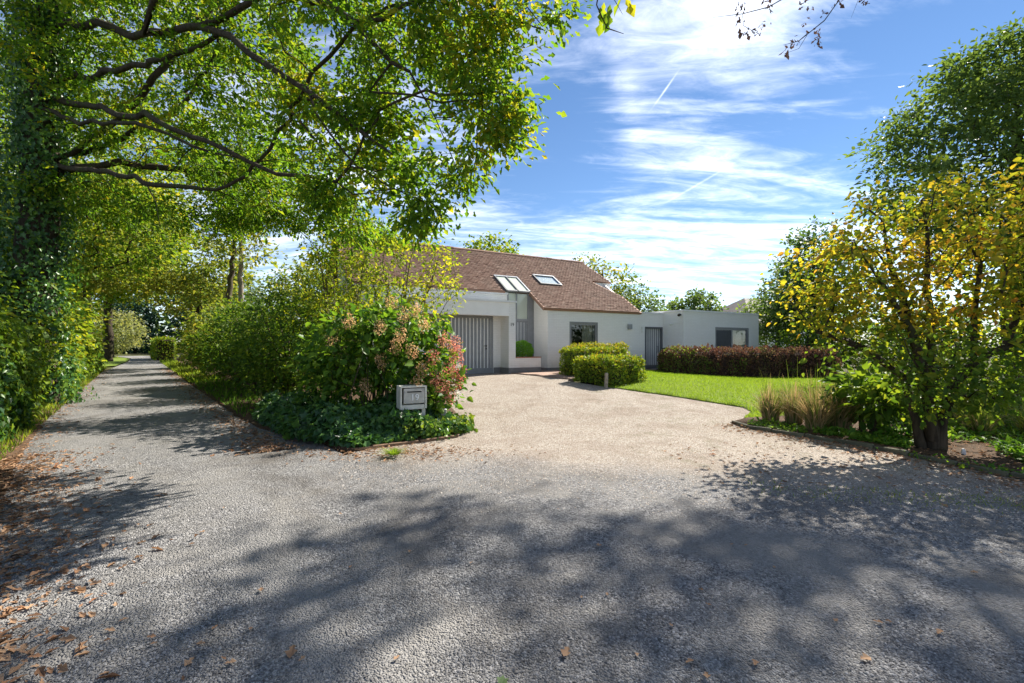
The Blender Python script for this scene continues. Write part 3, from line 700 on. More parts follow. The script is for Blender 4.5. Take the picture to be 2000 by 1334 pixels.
    # -- oak overhead: trunk out of view on the right, crown above the frame; it shades the foreground
    hp = [[(17.0,9.0,-.1,.50), (16.9,9.1,5,.42), (16.4,9.6,9.5,.35), (15.2,10.6,12.5,.26), (13.8,11.8,14.5,.15), (12.8,12.6,16.5,.06)],
          [(16.4,9.6,9.5,.15), (13.0,8.6,11.2,.12), (10.0,7.4,11.0,.08), (7.6,6.6,9.4,.05), (5.4,6.1,7.4,.02), P3(1660,-30,6,.012), P3(1610,40,6,.008), P3(1560,80,6,.006), P3(1530,88,6,.004)],
          [P3(1660,-30,6,.010), P3(1560,-20,6,.009), P3(1500,14,6,.007), P3(1450,27,6,.005), P3(1392,34,6,.003)],
          [P3(1455,26,6,.004), P3(1452,50,6,.003), P3(1470,60,6,.003), P3(1488,48,6,.002)],
          [P3(1580,62,6,.004), P3(1560,95,6,.003), P3(1534,104,6,.002)],
          [P3(1640,0,6,.005), P3(1680,-10,6,.004), P3(1662,36,6,.002)],
          [(7.6,6.6,9.4,.04), (5.0,5.0,8.4,.03), (2.6,3.8,6.4,.02), (1.2,2.9,4.6,.01), P3(1170,-20,2.6,.005), P3(1165,10,2.6,.004), P3(1185,55,2.6,.004), P3(1218,66,2.6,.003)],
          [P3(1170,-20,2.6,.003), P3(1200,0,2.6,.002), P3(1216,28,2.6,.002)],
          [(15.2,10.6,12.5,.13), (13.0,10.4,13.6,.10), (10.8,10.8,13.8,.06), (8.6,11.2,13.4,.03)],
          [(15.2,10.6,12.5,.12), (15,13,14.4,.08), (13.5,15,15.6,.05), (11.5,16,16,.03)]]
    hl = [(13.5,12.6,14.6,4.4,3.2,1.6), (10.6,12.0,14.0,2.6,2.0,1.2), (16.5,13.0,14.6,3,3,1.8), (11.4,14.8,15.2,2.4,1.6,1.1), (9.8,9.2,11.6,1.6,1.5,.9), (14.5,10.0,12.8,2.6,2.0,1.5), (8.6,13.2,14.0,1.1,.9,.6), (12.6,9.2,12.0,2.0,1.6,1.0)]
    tree('oak_tree', (17.0,9.0,0), hp, hl, 330, 34, .27, .17, 'oak_high', 'oak whose few bare twigs dip into the top of the picture', T_OVAL, seed=9, rtip=.006,
         keep=lambda p: p[:, 2] > 2.7 + .79 * p[:, 1])
    o = COL.objects['oak_tree.001']
    rng = np.random.default_rng(77)
    tw = np.array([at(x, y, 6) for x, y in ((1452,52),(1464,58),(1478,62),(1488,50),(1444,30),(1500,14),(1545,84),(1552,78),(1536,100),(1595,62),(1597,74),(1600,82),(1572,45),(1580,12),(1612,22),(1640,0),(1690,4),(1575,-4),(1500,0),(1450,8))])
    m_ = 7; P = np.repeat(tw, m_, 0) + rnd(len(tw) * m_, .03)
    D = rnd(len(P), .6); D[:, 2] -= .7
    link('crown', leaf_mesh('crown', P - np.array([17.0,9.0,0]), D, rnd(len(P)), .055 * rng.lognormal(0, .3, len(P)), T_OAK), M['dry_dark'], o)
    tw = np.array([at(x, y, 2.6) for x, y in ((1172,14),(1180,4),(1186,22),(1192,8),(1176,30),(1222,-2),(1230,4),(1215,-6),(1190,36))])
    D = rnd(len(tw), .35); D[:, 2] -= 1
    link('crown', leaf_mesh('crown', tw - np.array([17.0,9.0,0]), D, np.array([.3,-1,.3]) + rnd(len(tw), .5), .10 * rng.lognormal(0, .2, len(tw)), T_OAK), M['oak_leaf'], o)

    # -- trees along the lane
    def simple(name, base, h, r, lobes, n, m, spread, size, mat, label, seed, T=T_RH, bark='bark', lean=(0, 0), cat='tree', group=None, **k):
        x, y = base; z = float(G(x, y)) - .08
        tr = [(x, y, z, r), (x + lean[0]*.3, y + lean[1]*.3, z + h*.35, r*.8), (x + lean[0]*.7, y + lean[1]*.7, z + h*.62, r*.5), (x + lean[0], y + lean[1], z + h*.80, r*.12)]
        return tree(name, (x, y, z), [tr], lobes, n, m, spread, size, mat, label, T, bark, cat, group, seed, **k)
    simple('lane_tree', (-18.2,18.4), 11, .30, [(-17,18,6.6,3.6,3.4,2.2), (-14.6,17.2,6.2,2.2,2.2,1.3), (-18.5,19,9.5,4,4,3), (-13.0,16.2,6.9,1.6,1.6,1.0), (-16.6,16.4,4.9,2.0,1.6,.8)], 620, 30, .28, .17, 'lane_leaf',
           'leafy tree behind the ivy hedge just past the ivy-clad oak', 21, T_OVAL, group='trees along the lane')
    simple('lane_tree', (-36.9,41.6), 14, .40, [(-35,40,8.5,5,5,2.8), (-32,38.5,6.6,3.2,3,1.4), (-37,42,12,6,6,4), (-29.5,37,7.6,2.6,2.5,1.5), (-33.4,36,5.2,2.0,2.0,.9)], 560, 30, .42, .28, 'lane_leaf',
           'tree with a bare dark trunk at the far end of the ivy hedge', 22, group='trees along the lane')
    simple('lane_tree', (-27.5,29.5), 12, .30, [(-26,28,7.5,4,4,2.4), (-23.4,26.4,6.6,2.6,2.4,1.5), (-27.5,30,10.5,4.5,4.5,3), (-25.5,26.5,5.0,1.9,1.8,.8)], 470, 28, .38, .24, 'lane_leaf_b',
           'pale green tree behind the middle of the ivy hedge', 23, group='trees along the lane')
    simple('lane_tree', (-21.2,30.6), 9, .27, [(-20.5,30,6.6,3,3,2.2), (-22.5,31,5.0,2.2,2.2,1.4), (-19,28.5,5.2,1.7,1.7,1.2)], 240, 26, .34, .22, 'lane_leaf_b',
           'tree with an ivy-wrapped trunk on the right edge of the lane', 24, lean=(.6, -.2), group='trees along the lane')
    simple('slender_tree', (-15.6,26.2), 13, .17, [(-15.6,26,10.5,2.2,2.2,2.4), (-15.2,25.8,7.2,1.6,1.4,1.4)], 110, 22, .34, .20, 'lane_leaf_b',
           'slender pale-barked tree standing against the sky left of the house', 25, bark='bark_pale')
    simple('slender_tree', (-16.8,26.6), 12, .20, [(-16.6,26,10,2.4,2.2,2.4), (-17.6,26.2,7.0,1.6,1.4,1.2)], 110, 22, .34, .20, 'lane_leaf_b',
           'slender brown-barked tree nearest the lane, beside the pale-barked one', 26, bark='bark_mid', lean=(.7, .2))
    simple('lane_tree', (-27.8,44.5), 8, .22, [(-28,44,4.5,3.2,3,2.6), (-26,42,5.6,2.6,2.6,2.2), (-30.5,45,6.5,2.4,2.4,1.6)], 230, 24, .40, .26, 'far_green',
           'grey-green tree behind the clipped hedge far down the lane', 27, group='trees along the lane')
    # far end of the lane
    for i, (x, y, h, rr, lab) in enumerate(((-58,70,11,3.6,'dark conifer beyond the lane, left of the road sign'), (-52,74,13,4.0,'tallest dark conifer behind the road sign'), (-46,72,10,3.4,'dark conifer right of the road sign'), (-66,76,12,4.2,'dark conifer farthest left beyond the lane'), (-40,66,9,3.2,'dark conifer behind the far clipped hedge'))):
        simple('conifer_tree', (x, y), h, .3, [(x, y, h*.28, rr, rr, h*.28), (x, y, h*.55, rr*.75, rr*.75, h*.25), (x, y, h*.8, rr*.4, rr*.4, h*.22)], 150, 26, .5, .42, 'conifer', lab, 30 + i, group='conifers beyond the lane', pull=.05)
    simple('weeping_tree', (-46.5,53.0), 5.2, .2, [(-46.5,53,3.2,2.9,2.9,2.6), (-44.8,52,2.6,1.8,1.8,1.6)], 170, 26, .36, .24, 'pale_tree', 'pale bushy tree on the far lawn left of the lane', 36, surf=.7)
    simple('far_tree', (-24,13), 13, .35, [(-24,13,6.5,5,4,4.5), (-20,10,5,3,3,3.5)], 260, 26, .5, .34, 'green_big', 'dense tree behind the laurel and the ivy-clad oak', 40)
    simple('far_tree', (-36,30), 14, .35, [(-35,29,7,6,5,5.5)], 230, 26, .6, .42, 'lane_leaf', 'broad tree behind the far half of the ivy hedge', 41)
    rng = np.random.default_rng(44); n = 5200
    t_ = rng.random(n); xy = np.array([-95.0, 70]) + np.array([85.0, 22]) * t_[:, None] + rng.normal(0, 2.5, (n, 2))
    P = np.concatenate([xy, (rng.random(n) * (8 + 4 * np.sin(t_ * 19) + 2 * np.sin(t_ * 47)))[:, None]], 1)
    link('distant_wood', leaf_mesh('distant_wood', P, rnd(n), rnd(n), 1.1 * rng.lognormal(0, .3, n), T_OVAL), M['green_big'], label='distant green wood closing the view beyond the lane', cat='wood', kind='stuff')
    simple('far_tree', (-62,58), 13, .4, [(-62,58,7,7,5,5)], 190, 26, .7, .5, 'lane_leaf_b', 'broad green tree far behind the pale bushy tree', 37)
    simple('far_tree', (-30,66), 14, .4, [(-30,66,7.5,7,5,5.5)], 190, 26, .7, .5, 'green_big', 'broad green tree far behind the slender trees', 38)
    simple('far_tree', (-17,52), 7, .3, [(-17,52,3.6,5,4,2.6)], 130, 26, .6, .4, 'far_green', 'low tree behind the shrubs left of the house', 39)

    # -- shrubs: many stems from the ground
    def shrub(name, base, h, w, n, m, spread, size, mat, label, seed, T=T_OVAL, stems=7, bark='bark_mid', group=None, lobes=None, cat='shrub', zlow=.15, **k):
        x, y = base; z = float(G(x, y)); r_ = np.random.default_rng(seed)
        paths = []
        for i in range(stems):
            a = 6.283 * i / stems + r_.normal(0, .3); d = w * (.35 + .35 * r_.random())
            b0 = (x + .12 * math.cos(a), y + .12 * math.sin(a), z - .05)
            paths.append([(*b0, .035), (x + .4*d*math.cos(a), y + .4*d*math.sin(a), z + h*.4, .026), (x + d*math.cos(a), y + d*math.sin(a), z + h*(.7 + .2*r_.random()), .009)])
        lobes = lobes or [(x, y, z + h*.55, w, w, h*.45), (x + .4*w, y - .2*w, z + h*.42, w*.7, w*.7, h*.36), (x - .45*w, y - .1*w, z + h*.36, w*.65, w*.65, h*.32)]
        return tree(name, (x, y, z), paths, lobes, n, m, spread, size, mat, label, T, bark, cat, group, seed, zmin=z + zlow, parts=('stem', 'branches', 'foliage'), rtip=.004, **k)
    simple_sh = [
        (lane(9.5, -3.6), 5.4, 1.9, 420, 18, .22, .17, 'rhodo', 'tall laurel with long glossy leaves at the left edge of the picture', T_LANCE),
        (lane(13, -3.4), 3.6, 1.5, 200, 22, .2, .11, 'ivy_light', 'ivy-tangled shrub below the ivy-clad oak', T_IVY),
        (lane(17.5, -3.0), 4.0, 1.8, 260, 24, .22, .13, 'shrub_b', 'bright yellow-green shrub over the top of the ivy hedge', T_OVAL),
        (lane(24, -3.4), 4.4, 2.2, 230, 24, .28, .17, 'lane_leaf', 'rounded shrub behind the middle of the ivy hedge', T_OVAL),
        (lane(33, -3.6), 4.6, 2.4, 200, 24, .32, .20, 'shrub_b', 'tall shrub behind the far end of the ivy hedge', T_RH),
    ]
    for i, (b, h, w, n, m, sp, sz, mt, lab, T) in enumerate(simple_sh):
        shrub('hedge_shrub' if i else 'laurel_bush', tuple(b), h, w, n, m, sp, sz, mt, lab, 50 + i, T, group='shrubs behind the ivy hedge' if i else None)
    right_sh = [
        (lane(12.6, 3.1), 2.9, 1.15, 330, 26, .16, .085, 'shrub', 'dense green shrub beside the lane just left of the hydrangea', T_OVAL),
        (lane(16.2, 3.1), 3.0, 1.4, 260, 24, .18, .095, 'shrub', 'yellow-green shrub second from the hydrangea along the lane', T_OVAL),
        (lane(20.0, 3.2), 2.9, 1.5, 280, 26, .20, .11, 'shrub', 'dark green shrub third from the hydrangea along the lane', T_OVAL),
        (lane(24.5, 3.4), 3.3, 1.7, 240, 26, .22, .13, 'lane_leaf_b', 'olive shrub in front of the ivy-wrapped trunk', T_RH),
        (lane(30.5, 3.6), 3.0, 1.6, 190, 26, .24, .15, 'shrub_b', 'shrub round the foot of the ivy-wrapped trunk', T_RH),
        (lane(15.5, 5.6), 5.1, 1.5, 190, 20, .2, .10, 'shrub_b', 'taller thin shrub behind the lane shrubs, topped with yellow leaves', T_OVAL),
        (lane(21, 6.0), 4.9, 1.8, 220, 22, .25, .13, 'lane_leaf_b', 'tall loose shrub left of the house gable', T_OVAL),
        (lane(37, 4.4), 3.2, 1.8, 150, 24, .28, .18, 'lane_leaf_b', 'farthest shrub on the right side of the lane', T_RH),
    ]
    for i, (b, h, w, n, m, sp, sz, mt, lab, T) in enumerate(right_sh):
        shrub('lane_shrub', tuple(b), h, w, n, m, sp, sz, mt, lab, 60 + i, T, group='shrubs on the right of the lane', zlow=.05)
    shrub('yellow_shrub', (-2.65,10.9), 4.5, 1.45, 165, 17, .15, .085, 'yellow', 'tall open shrub with yellow leaves in front of the garage', 70, T_OVAL, stems=9,
          lobes=[(-2.3,10.7,3.2,1.15,.9,.85), (-1.75,10.5,2.75,.6,.6,.8), (-3.5,10.9,2.9,.8,.8,.8), (-2.6,10.8,4.0,.7,.5,.4), (-1.7,10.5,3.6,.4,.4,.4), (-3.4,11,2.2,.7,.8,.4)], zlow=.9)
    shrub('yellow_shrub', (-4.4,11.8), 4.5, 1.2, 125, 17, .15, .085, 'yellow', 'thin yellow-leaved shrub with crossing stems left of the tall one', 71, T_OVAL, stems=8,
          lobes=[(-4.6,11.8,3.9,.9,.7,.45), (-4.5,11.6,3.1,.9,.8,.8), (-5.2,12,2.6,.7,.7,.7), (-4.0,11.5,2.2,.8,.7,.6)], zlow=1.0)
    shrub('yew_bush', (-2.9,10.0), 2.6, .7, 150, 40, .12, .06, 'green_dark', 'dark clipped evergreen bush rising behind the hydrangea', 72, T_LANCE,
          lobes=[(-2.75,9.8,1.9,.75,.55,.6), (-3.2,9.9,1.4,.7,.5,.8)])

    # -- hydrangea: broad leaves, fading flower heads
    hb = (-2.5, 8.9); z = float(G(*hb))
    paths = []; r_ = np.random.default_rng(81)
    for i in range(26):
        bx = -2.6 + r_.normal(0, .55); by = 8.9 + r_.normal(0, .3); a = r_.random() * 6.283; d = .3 + .5 * r_.random()
        paths.append([(bx, by, z - .05, .014), (bx + .4*d*math.cos(a), by + .4*d*math.sin(a), .75, .011), (bx + d*math.cos(a), by + d*math.sin(a), 1.3 + .7 * r_.random(), .005)])
    hl = [(-2.1,8.85,1.35,.95,.65,.75), (-1.55,8.7,1.05,.48,.42,.7), (-3.0,8.75,1.5,.9,.6,.75), (-3.6,9.0,1.0,.55,.45,.5), (-2.3,8.9,2.0,.7,.5,.45), (-1.45,8.6,.55,.35,.35,.35)]
    rt = tree('hydrangea', (hb[0], hb[1], z), paths, hl, 340, 12, .13, .125, 'hydr', 'large hydrangea with fading pink and cream flower heads behind the mailbox', T_BROAD, 'bark_mid', 'shrub', None, 82,
              rtip=.003, surf=.7, zmin=.35, parts=('stem', 'branches', 'foliage'), flat=.9, up=.8, droop=.45, wr=.95)
    rng = np.random.default_rng(83)
    heads = [(-1.06,8.45,1.60),(-1.24,8.3,1.68),(-1.02,8.4,1.34),(-1.14,8.25,1.14),(-1.36,8.1,.98),(-1.04,8.4,.86),(-1.14,8.25,.66),(-1.4,8.1,1.35),(-.99,8.5,1.08),(-1.24,8.15,.80),(-1.04,8.35,1.5),(-1.0,8.5,.98)]
    cream = [(-1.95,8.0,1.75),(-2.05,8.0,1.55),(-1.75,8.0,1.48),(-2.35,8.1,1.9),(-2.9,8.1,2.0),(-1.6,8.05,1.15),(-2.3,8.0,1.3),(-1.9,8.0,2.1),(-2.2,8.3,2.35),(-1.6,8.3,1.95),(-2.6,8.1,.85),(-3.3,8.3,1.7),(-1.65,8.0,.9),(-1.7,8.1,2.2)]
    white = [(-.98,8.3,1.2),(-1.0,8.25,.7)]
    for lst, mt, rr in ((heads, 'hpink', .145), (cream, 'hflower', .13), (white, 'hwhite', .07)):
        for c in lst:
            n = 150 if rr > .1 else 50; d = unit(rnd(n)); q = np.array(c) - np.array([hb[0], hb[1], z]) + d * (rng.random(n) ** .4)[:, None] * rr * np.array([1, .9, 1.25])
            link('flower_head', leaf_mesh('flower_head', q, rnd(n), d + rnd(n, .4), .032 * rng.lognormal(0, .2, n), T_RH, .034 * np.ones(n)), M[mt], rt)

    # -- ivy mound under the hydrangea
    rng = np.random.default_rng(90); n = 11500
    pl = [tuple(lane(10.8, 1.95)), tuple(lane(9.2, 1.95)), (-3.6,7.45), (-2.4,6.85), (-1.55,7.5), (-.9,7.95), (-.72,8.3), (-1.0,9.2), (-2,9.8), (-4.5,10.2), (-6,11)]
    q = np.stack([rng.uniform(-7.5, -.5, n * 3), rng.uniform(6.6, 11.2, n * 3)], 1); q = q[inside(pl, q)][:n]
    A_ = np.array(densify(pl, .15)); dist = np.sqrt(((q[:, None, :] - A_[None]) ** 2).sum(2)).min(1)
    hh = (.50 * (1 - np.exp(-dist / .25)) + .06) * (.75 + .5 * np.sin(q[:, 0] * 2.7 + 1) * np.cos(q[:, 1] * 2.1))
    hh = np.where(q[:, 0] > -1.9, hh * .80, hh)
    P = np.stack([q[:, 0], q[:, 1], G(q[:, 0], q[:, 1]) + hh * (rng.random(len(q)) ** .35) + .03], 1)
    D = rnd(len(P), .7) + np.array([0, -.5, -.35]); Nn = np.array([.05, -.45, .9]) + rnd(len(P), .35)
    o = link('ivy_ground_cover', leaf_mesh('ivy_ground_cover', P, D, Nn, .10 * rng.lognormal(0, .28, len(P)), T_IVY), M['ivy'],
             label='dark glossy ivy carpeting the bed corner around the mailbox', cat='ivy', kind='stuff')
    n = 900; q = np.stack([rng.normal(-1.78, .32, n), rng.normal(7.70, .10, n), np.abs(rng.random(n)) ** .7 * .47], 1); q[:, 2] *= np.clip(1.15 - np.abs(q[:, 0] + 1.85) * .9, .3, 1)
    link('mailbox_ivy', leaf_mesh('mailbox_ivy', q, rnd(n, .6) + np.array([0, -.3, -.5]), np.array([.05, -.8, .5]) + rnd(n, .35), .08 * rng.lognormal(0, .25, n), T_IVY), M['ivy'], label='ivy climbing round the mailbox legs', cat='ivy', kind='stuff')
    # light young ivy at the drive side
    n = 900; q = np.stack([rng.uniform(-1.75, -.62, n), rng.uniform(7.35, 8.6, n)], 1); q = q[inside([(-1.9,7.3), (-1.5,7.35), (-.85,7.85), (-.62,8.25), (-.9,8.7), (-1.3,8.2)], q)]
    P = np.stack([q[:, 0], q[:, 1], .03 + rng.random(len(q)) * .30], 1)
    link('young_ivy', leaf_mesh('young_ivy', P, rnd(len(P), .7) + np.array([.2,-.5,-.3]), np.array([.1,-.5,.8]) + rnd(len(P), .4), .065 * rng.lognormal(0, .25, len(P)), T_IVY), M['ivy_light'],
         label='pale young ivy spilling towards the gravel drive', cat='ivy', kind='stuff')

    # -- ivy hedge on the left of the lane
    rng = np.random.default_rng(95)
    s0, s1 = 4.0, 41.0
    root = empty('ivy_hedge', (*lane(20, -1.75), 0), label='long clipped hedge overgrown with ivy along the left of the lane', cat='hedge')
    off = np.array([*lane(20, -1.75), 0])
    mb = MB(); c = [lane(s0, -2.0), lane(s1, -1.95), lane(s1, -3.2), lane(s0, -3.2)]
    mb.prism([(*(p - off[:2]), -.05) for p in c], (0, 0, 1.85)); mb.build('stems', M['twigs'], root)
    def ivyface(n, sa, sb, size, mat, pw):
        s = sa + (sb - sa) * rng.random(n) ** pw; zz_ = rng.random(n) * 2.05; bulge = .14 * np.sin(s * 1.7) * np.cos(zz_ * 2 + s) + .10 * np.sin(s * 4.1 + zz_ * 3)
        nn = -1.78 + bulge - .22 * (zz_ / 2) ** 3 + rng.normal(0, .06, n); top = rng.random(n) < .14
        zz_ = np.where(top, 2.0 + .12 * np.sin(s * 2.3) + rng.normal(0, .06, n), zz_); nn = np.where(top, -1.9 - rng.random(n) * 1.2, nn)
        xy = LD[None] * s[:, None] + LN[None] * nn[:, None]; P = np.concatenate([xy, zz_[:, None]], 1) - off
        fn = np.array([LN[0], LN[1], .35]); fn2 = np.where(top[:, None], np.array([0, 0, 1.0]), fn)
        D = np.array([0, 0, -1.0]) + rnd(n, .6) + fn2 * .25
        link('foliage', leaf_mesh('foliage', P, D, fn2 + rnd(n, .45), size * rng.lognormal(0, .25, n) * (.8 + s / 30), T_IVY if sb < 20 else T_RH), M[mat], root)
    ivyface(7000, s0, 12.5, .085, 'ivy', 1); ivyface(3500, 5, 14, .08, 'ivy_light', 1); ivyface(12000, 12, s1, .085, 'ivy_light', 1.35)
    # weeds along both verges
    def verge(name, sa, sb, na, nb, n, h, mat, label):
        s = rng.uniform(sa, sb, n); nn = rng.uniform(na, nb, n); xy = LD[None] * s[:, None] + LN[None] * nn[:, None]
        P = np.concatenate([xy, (G(xy[:, 0], xy[:, 1]) + .0)[:, None]], 1); D = rnd(n, .35) + np.array([0, 0, 1.0])
        S = h * rng.lognormal(0, .35, n)
        link(name, leaf_mesh(name, P, D, rnd(n), S, T_LANCE, S * .5), M[mat], label=label, cat='grass', kind='stuff')
    verge('verge_grass', 8, 41, -1.80, -1.38, 5200, .085, 'verge', 'grass and weeds at the foot of the ivy hedge')
    verge('verge_weeds', 22, 52, 1.75, 2.7, 3200, .16, 'verge', 'grass and weeds along the right verge of the lane')
    verge('bed_weeds', 11, 24, 1.8, 2.8, 1800, .14, 'cover', 'low green plants under the lane shrubs')

    # -- clipped hedges
    def hedge(name, cx_, cy_, wx, wy, h, rot, n, size, mats, label, seed, core='twigs', group=None, T=T_RH, rnd_r=.15, lump=.04, z0=None):
        global rng
        rng = np.random.default_rng(seed); z = float(G(cx_, cy_)) if z0 is None else z0
        root = empty(name, (cx_, cy_, z), rot, label=label, cat='hedge', group=group)
        mb = MB(); i = .12; mb.box(-wx/2+i, wx/2-i, -wy/2+i, wy/2-i, -.05, h-i); mb.build('stems', M[core], root, .1)
        def face(k, keepf=None):
            ar = np.array([wx*wy, wx*h, wx*h, wy*h, wy*h]); pk = rng.choice(5, k, p=ar/ar.sum()); a, b = rng.random(k) - .5, rng.random(k)
            P = np.zeros((k, 3)); N = np.zeros((k, 3))
            for f_, (nrm) in enumerate([(0,0,1),(0,-1,0),(0,1,0),(-1,0,0),(1,0,0)]):
                m_ = pk == f_
                if f_ == 0: P[m_] = np.stack([a[m_]*wx, (b[m_]-.5)*wy, np.full(m_.sum(), h)], 1)
                elif f_ < 3: P[m_] = np.stack([a[m_]*wx, np.full(m_.sum(), nrm[1]*wy/2), b[m_]*h], 1)
                else: P[m_] = np.stack([np.full(m_.sum(), nrm[0]*wx/2), a[m_]*wy, b[m_]*h], 1)
                N[m_] = nrm
            # round the corners
            lim = np.array([wx/2-rnd_r, wy/2-rnd_r]); inn = np.stack([np.clip(P[:, 0], -lim[0], lim[0]), np.clip(P[:, 1], -lim[1], lim[1]), np.minimum(P[:, 2], h-rnd_r)], 1)
            d = P - inn; L = np.linalg.norm(d, axis=1); dd = unit(d); P = inn + dd * np.minimum(L, rnd_r)[:, None]; N = unit(N + dd)
            P += N * (lump * (np.sin(P[:, 0]*5+seed) * np.cos(P[:, 1]*4.3) * np.sin(P[:, 2]*5.7+1) + .6*np.sin(P[:, 0]*11+P[:, 1]*9)))[:, None] + N * rng.normal(-.03, .04, k)[:, None]
            return P, N
        for mt, share, kf in mats:
            k = int(n * share); P, N = face(k)
            if kf is not None: q = kf(P, wx, wy, h); P, N = P[q], N[q]; k = len(P)
            D = N * .45 + rnd(k, .6) + np.array([0, 0, .3])
            link('foliage', leaf_mesh('foliage', P, D, N + rnd(k, .5), size * rng.lognormal(0, .3, k), T), M[mt], root)
        return root
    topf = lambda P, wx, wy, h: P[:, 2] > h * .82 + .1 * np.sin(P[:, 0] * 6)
    hg = 'clipped hedges in front of the house'
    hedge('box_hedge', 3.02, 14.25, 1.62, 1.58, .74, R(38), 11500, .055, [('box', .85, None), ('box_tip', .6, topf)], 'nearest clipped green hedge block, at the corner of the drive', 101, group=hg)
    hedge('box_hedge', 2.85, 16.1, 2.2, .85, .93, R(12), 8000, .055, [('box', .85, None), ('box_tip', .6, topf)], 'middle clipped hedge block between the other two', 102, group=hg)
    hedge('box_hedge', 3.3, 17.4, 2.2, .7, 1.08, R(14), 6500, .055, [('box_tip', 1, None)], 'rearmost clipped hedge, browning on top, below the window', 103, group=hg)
    left = lambda P, wx, wy, h: (P[:, 0] < -wx*.5 + 1.5 + .5*np.sin(P[:, 2]*4)) | ((np.sin(P[:, 0]*2.7+.5) * np.sin(P[:, 1]*3+P[:, 2]*2) > .62))
    hedge('barberry_hedge', 9.75, 18.95, 6.9, 1.5, 1.12, R(-1), 19000, .07, [('purple', .92, None), ('purple_green', .75, left)], 'long dark purple hedge in front of the right wing', 104, core='twigs_red', rnd_r=.35, lump=.10)
    hedge('far_hedge', -36.8, 48.0, 10, 1.6, 2.1, R(130), 6000, .14, [('box', 1, None)], 'trimmed yellow-green hedge far down the lane', 105, rnd_r=.3)
    # ball bush in the planter
    return shrub, simple, hedge

M['dry_dark'] = leaf_mat('shrivelled_leaf', [(.05,.03,.025), (.10,.06,.05), (.16,.10,.08)], .2, .8, .2, (1,.95,.9))
shrub, simple, hedge = build_plants()

# ------------------------------------------------------------------ the house
UA = R(29.836); UX = np.array([math.cos(UA), math.sin(UA)]); VX = np.array([-UX[1], UX[0]]); HO = np.array([1.43, 18.26])
def hw(u, v): return HO + UX * u + VX * v
house = empty('white_house', (HO[0], HO[1], 0), UA, label='low white-painted brick house with a brown tiled roof', cat='house')
def HB(name, mat, *boxes, parent=None, bevel=0, **k):
    m = MB()
    for b in boxes: m.box(*b)
    return m.build(name, M[mat], parent or house, bevel, **k)
Z0 = .30
def HS(name, mat, *boxes, **k):
    for b in boxes: HB(name, mat, b, **k)
def wall_open(u0, u1, v0, v1, z0, z1, ops):
    """boxes of a wall along u with openings (ua, ub, za, zb)"""
    out = []; cur = u0
    for ua, ub, za, zb in sorted(ops):
        out.append((cur, ua, v0, v1, z0, z1))
        if za > z0: out.append((ua, ub, v0, v1, z0, za))
        if zb < z1: out.append((ua, ub, v0, v1, zb, z1))
        cur = ub
    out.append((cur, u1, v0, v1, z0, z1)); return out
# long front wall with window and side door
HB('wall', 'brick', *wall_open(0, 6.6, 0, .3, Z0, 3.0, [(1.13,2.56,1.30,2.48), (5.40,6.56,.44,2.40)]), label='shaded white brick front wall with the window and grey door')
HB('coping', 'coping', (-.02,6.6,-.03,.33,3.0,3.075))
HB('plinth', 'plinth', (-.012,5.38,-.015,.0,Z0,.645))
# wing on the right
HB('wall', 'brick', *wall_open(6.6, 12.3, -1.15, -.85, .1, 3.08, [(8.88,11.40,1.25,2.36)]), label='front wall of the flat-roofed right wing')
HS('wall', 'brick', (6.6,6.9,-.848,2.2,.1,3.078), (12.0,12.3,-.848,5,.1,3.078))
HS('coping', 'coping', (6.57,12.34,-1.19,-.80,3.08,3.16), (6.57,6.93,-.80,2.2,3.08,3.16), (11.97,12.34,-.80,5,3.08,3.16))
HS('flat_roof', 'zinc', (6.9,12.0,-.85,5,2.9,2.96), (5.15,6.6,.3,5,2.9,2.95))
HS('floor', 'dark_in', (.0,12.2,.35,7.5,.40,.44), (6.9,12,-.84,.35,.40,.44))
HS('wall', 'brick', (-7.4,12.3,8.2,8.5,.2,2.9), (-7.4,-7.1,1.0,8.2,.2,3.6), (11.99,12.29,5,8.2,.2,2.9))
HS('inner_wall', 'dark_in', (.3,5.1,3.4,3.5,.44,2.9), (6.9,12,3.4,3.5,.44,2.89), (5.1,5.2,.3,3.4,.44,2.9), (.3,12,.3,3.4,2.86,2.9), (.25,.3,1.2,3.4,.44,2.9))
# side return wall facing the entrance
m = MB(); m.prism([(0,.302,Z0), (0,1.12,Z0), (0,1.12,3.06+.679*1.12-.10), (0,.302,3.06+.679*.302-.10)], (.25,0,0)); m.build('wall', M['brick'], house, label='bright side wall beside the entrance')
HB('plinth', 'plinth', (-.014,.0,-.0145,1.1,Z0,.64))
# upper wall at the left, behind the garage
HB('wall', 'brick', (-7.4,-1.3,1.0,1.25,.2,3.60))
HB('coping', 'coping', (-7.42,-1.28,.96,1.25,3.60,3.69))
HB('gable_wall', 'brick', (-1.3,-1.1,1.26,4.0,.3,3.72))

# main roof: tiles laid course by course
PT = .679; RZ0 = 3.095
def rz(v): return RZ0 + PT * v
ru = Vector((1, 0, 0)); rv = Vector((0, 1, PT)).normalized(); rn = Vector((0, -PT, 1)).normalized()
roof = MB()
def slab(pts, t=.09):
    roof.prism([(u, v, rz(v)) for u, v in pts], tuple(-rn * t))
slab([(-.22,-.10), (5.12,-.10), (5.12,1.15), (4.15,2.36), (-.22,2.36)])
slab([(-7.45,.92), (-1.42,.92), (-1.42,2.36), (-7.45,2.36)])
slab([(-1.42,2.0), (-.22,2.0), (-.22,2.36), (-1.42,2.36)])
slab([(-7.45,2.36), (5.52,2.36), (5.2,4.27), (-7.45,4.27)], .06)
roof.prism([(-7.45,4.27,rz(4.27)), (5.2,4.27,rz(4.27)), (5.2,8.7,rz(4.27)-4.43*PT), (-7.45,8.7,rz(4.27)-4.43*PT)], (0, -PT*.074, -.074))
ro = roof.build('roof', M['tile'], house)
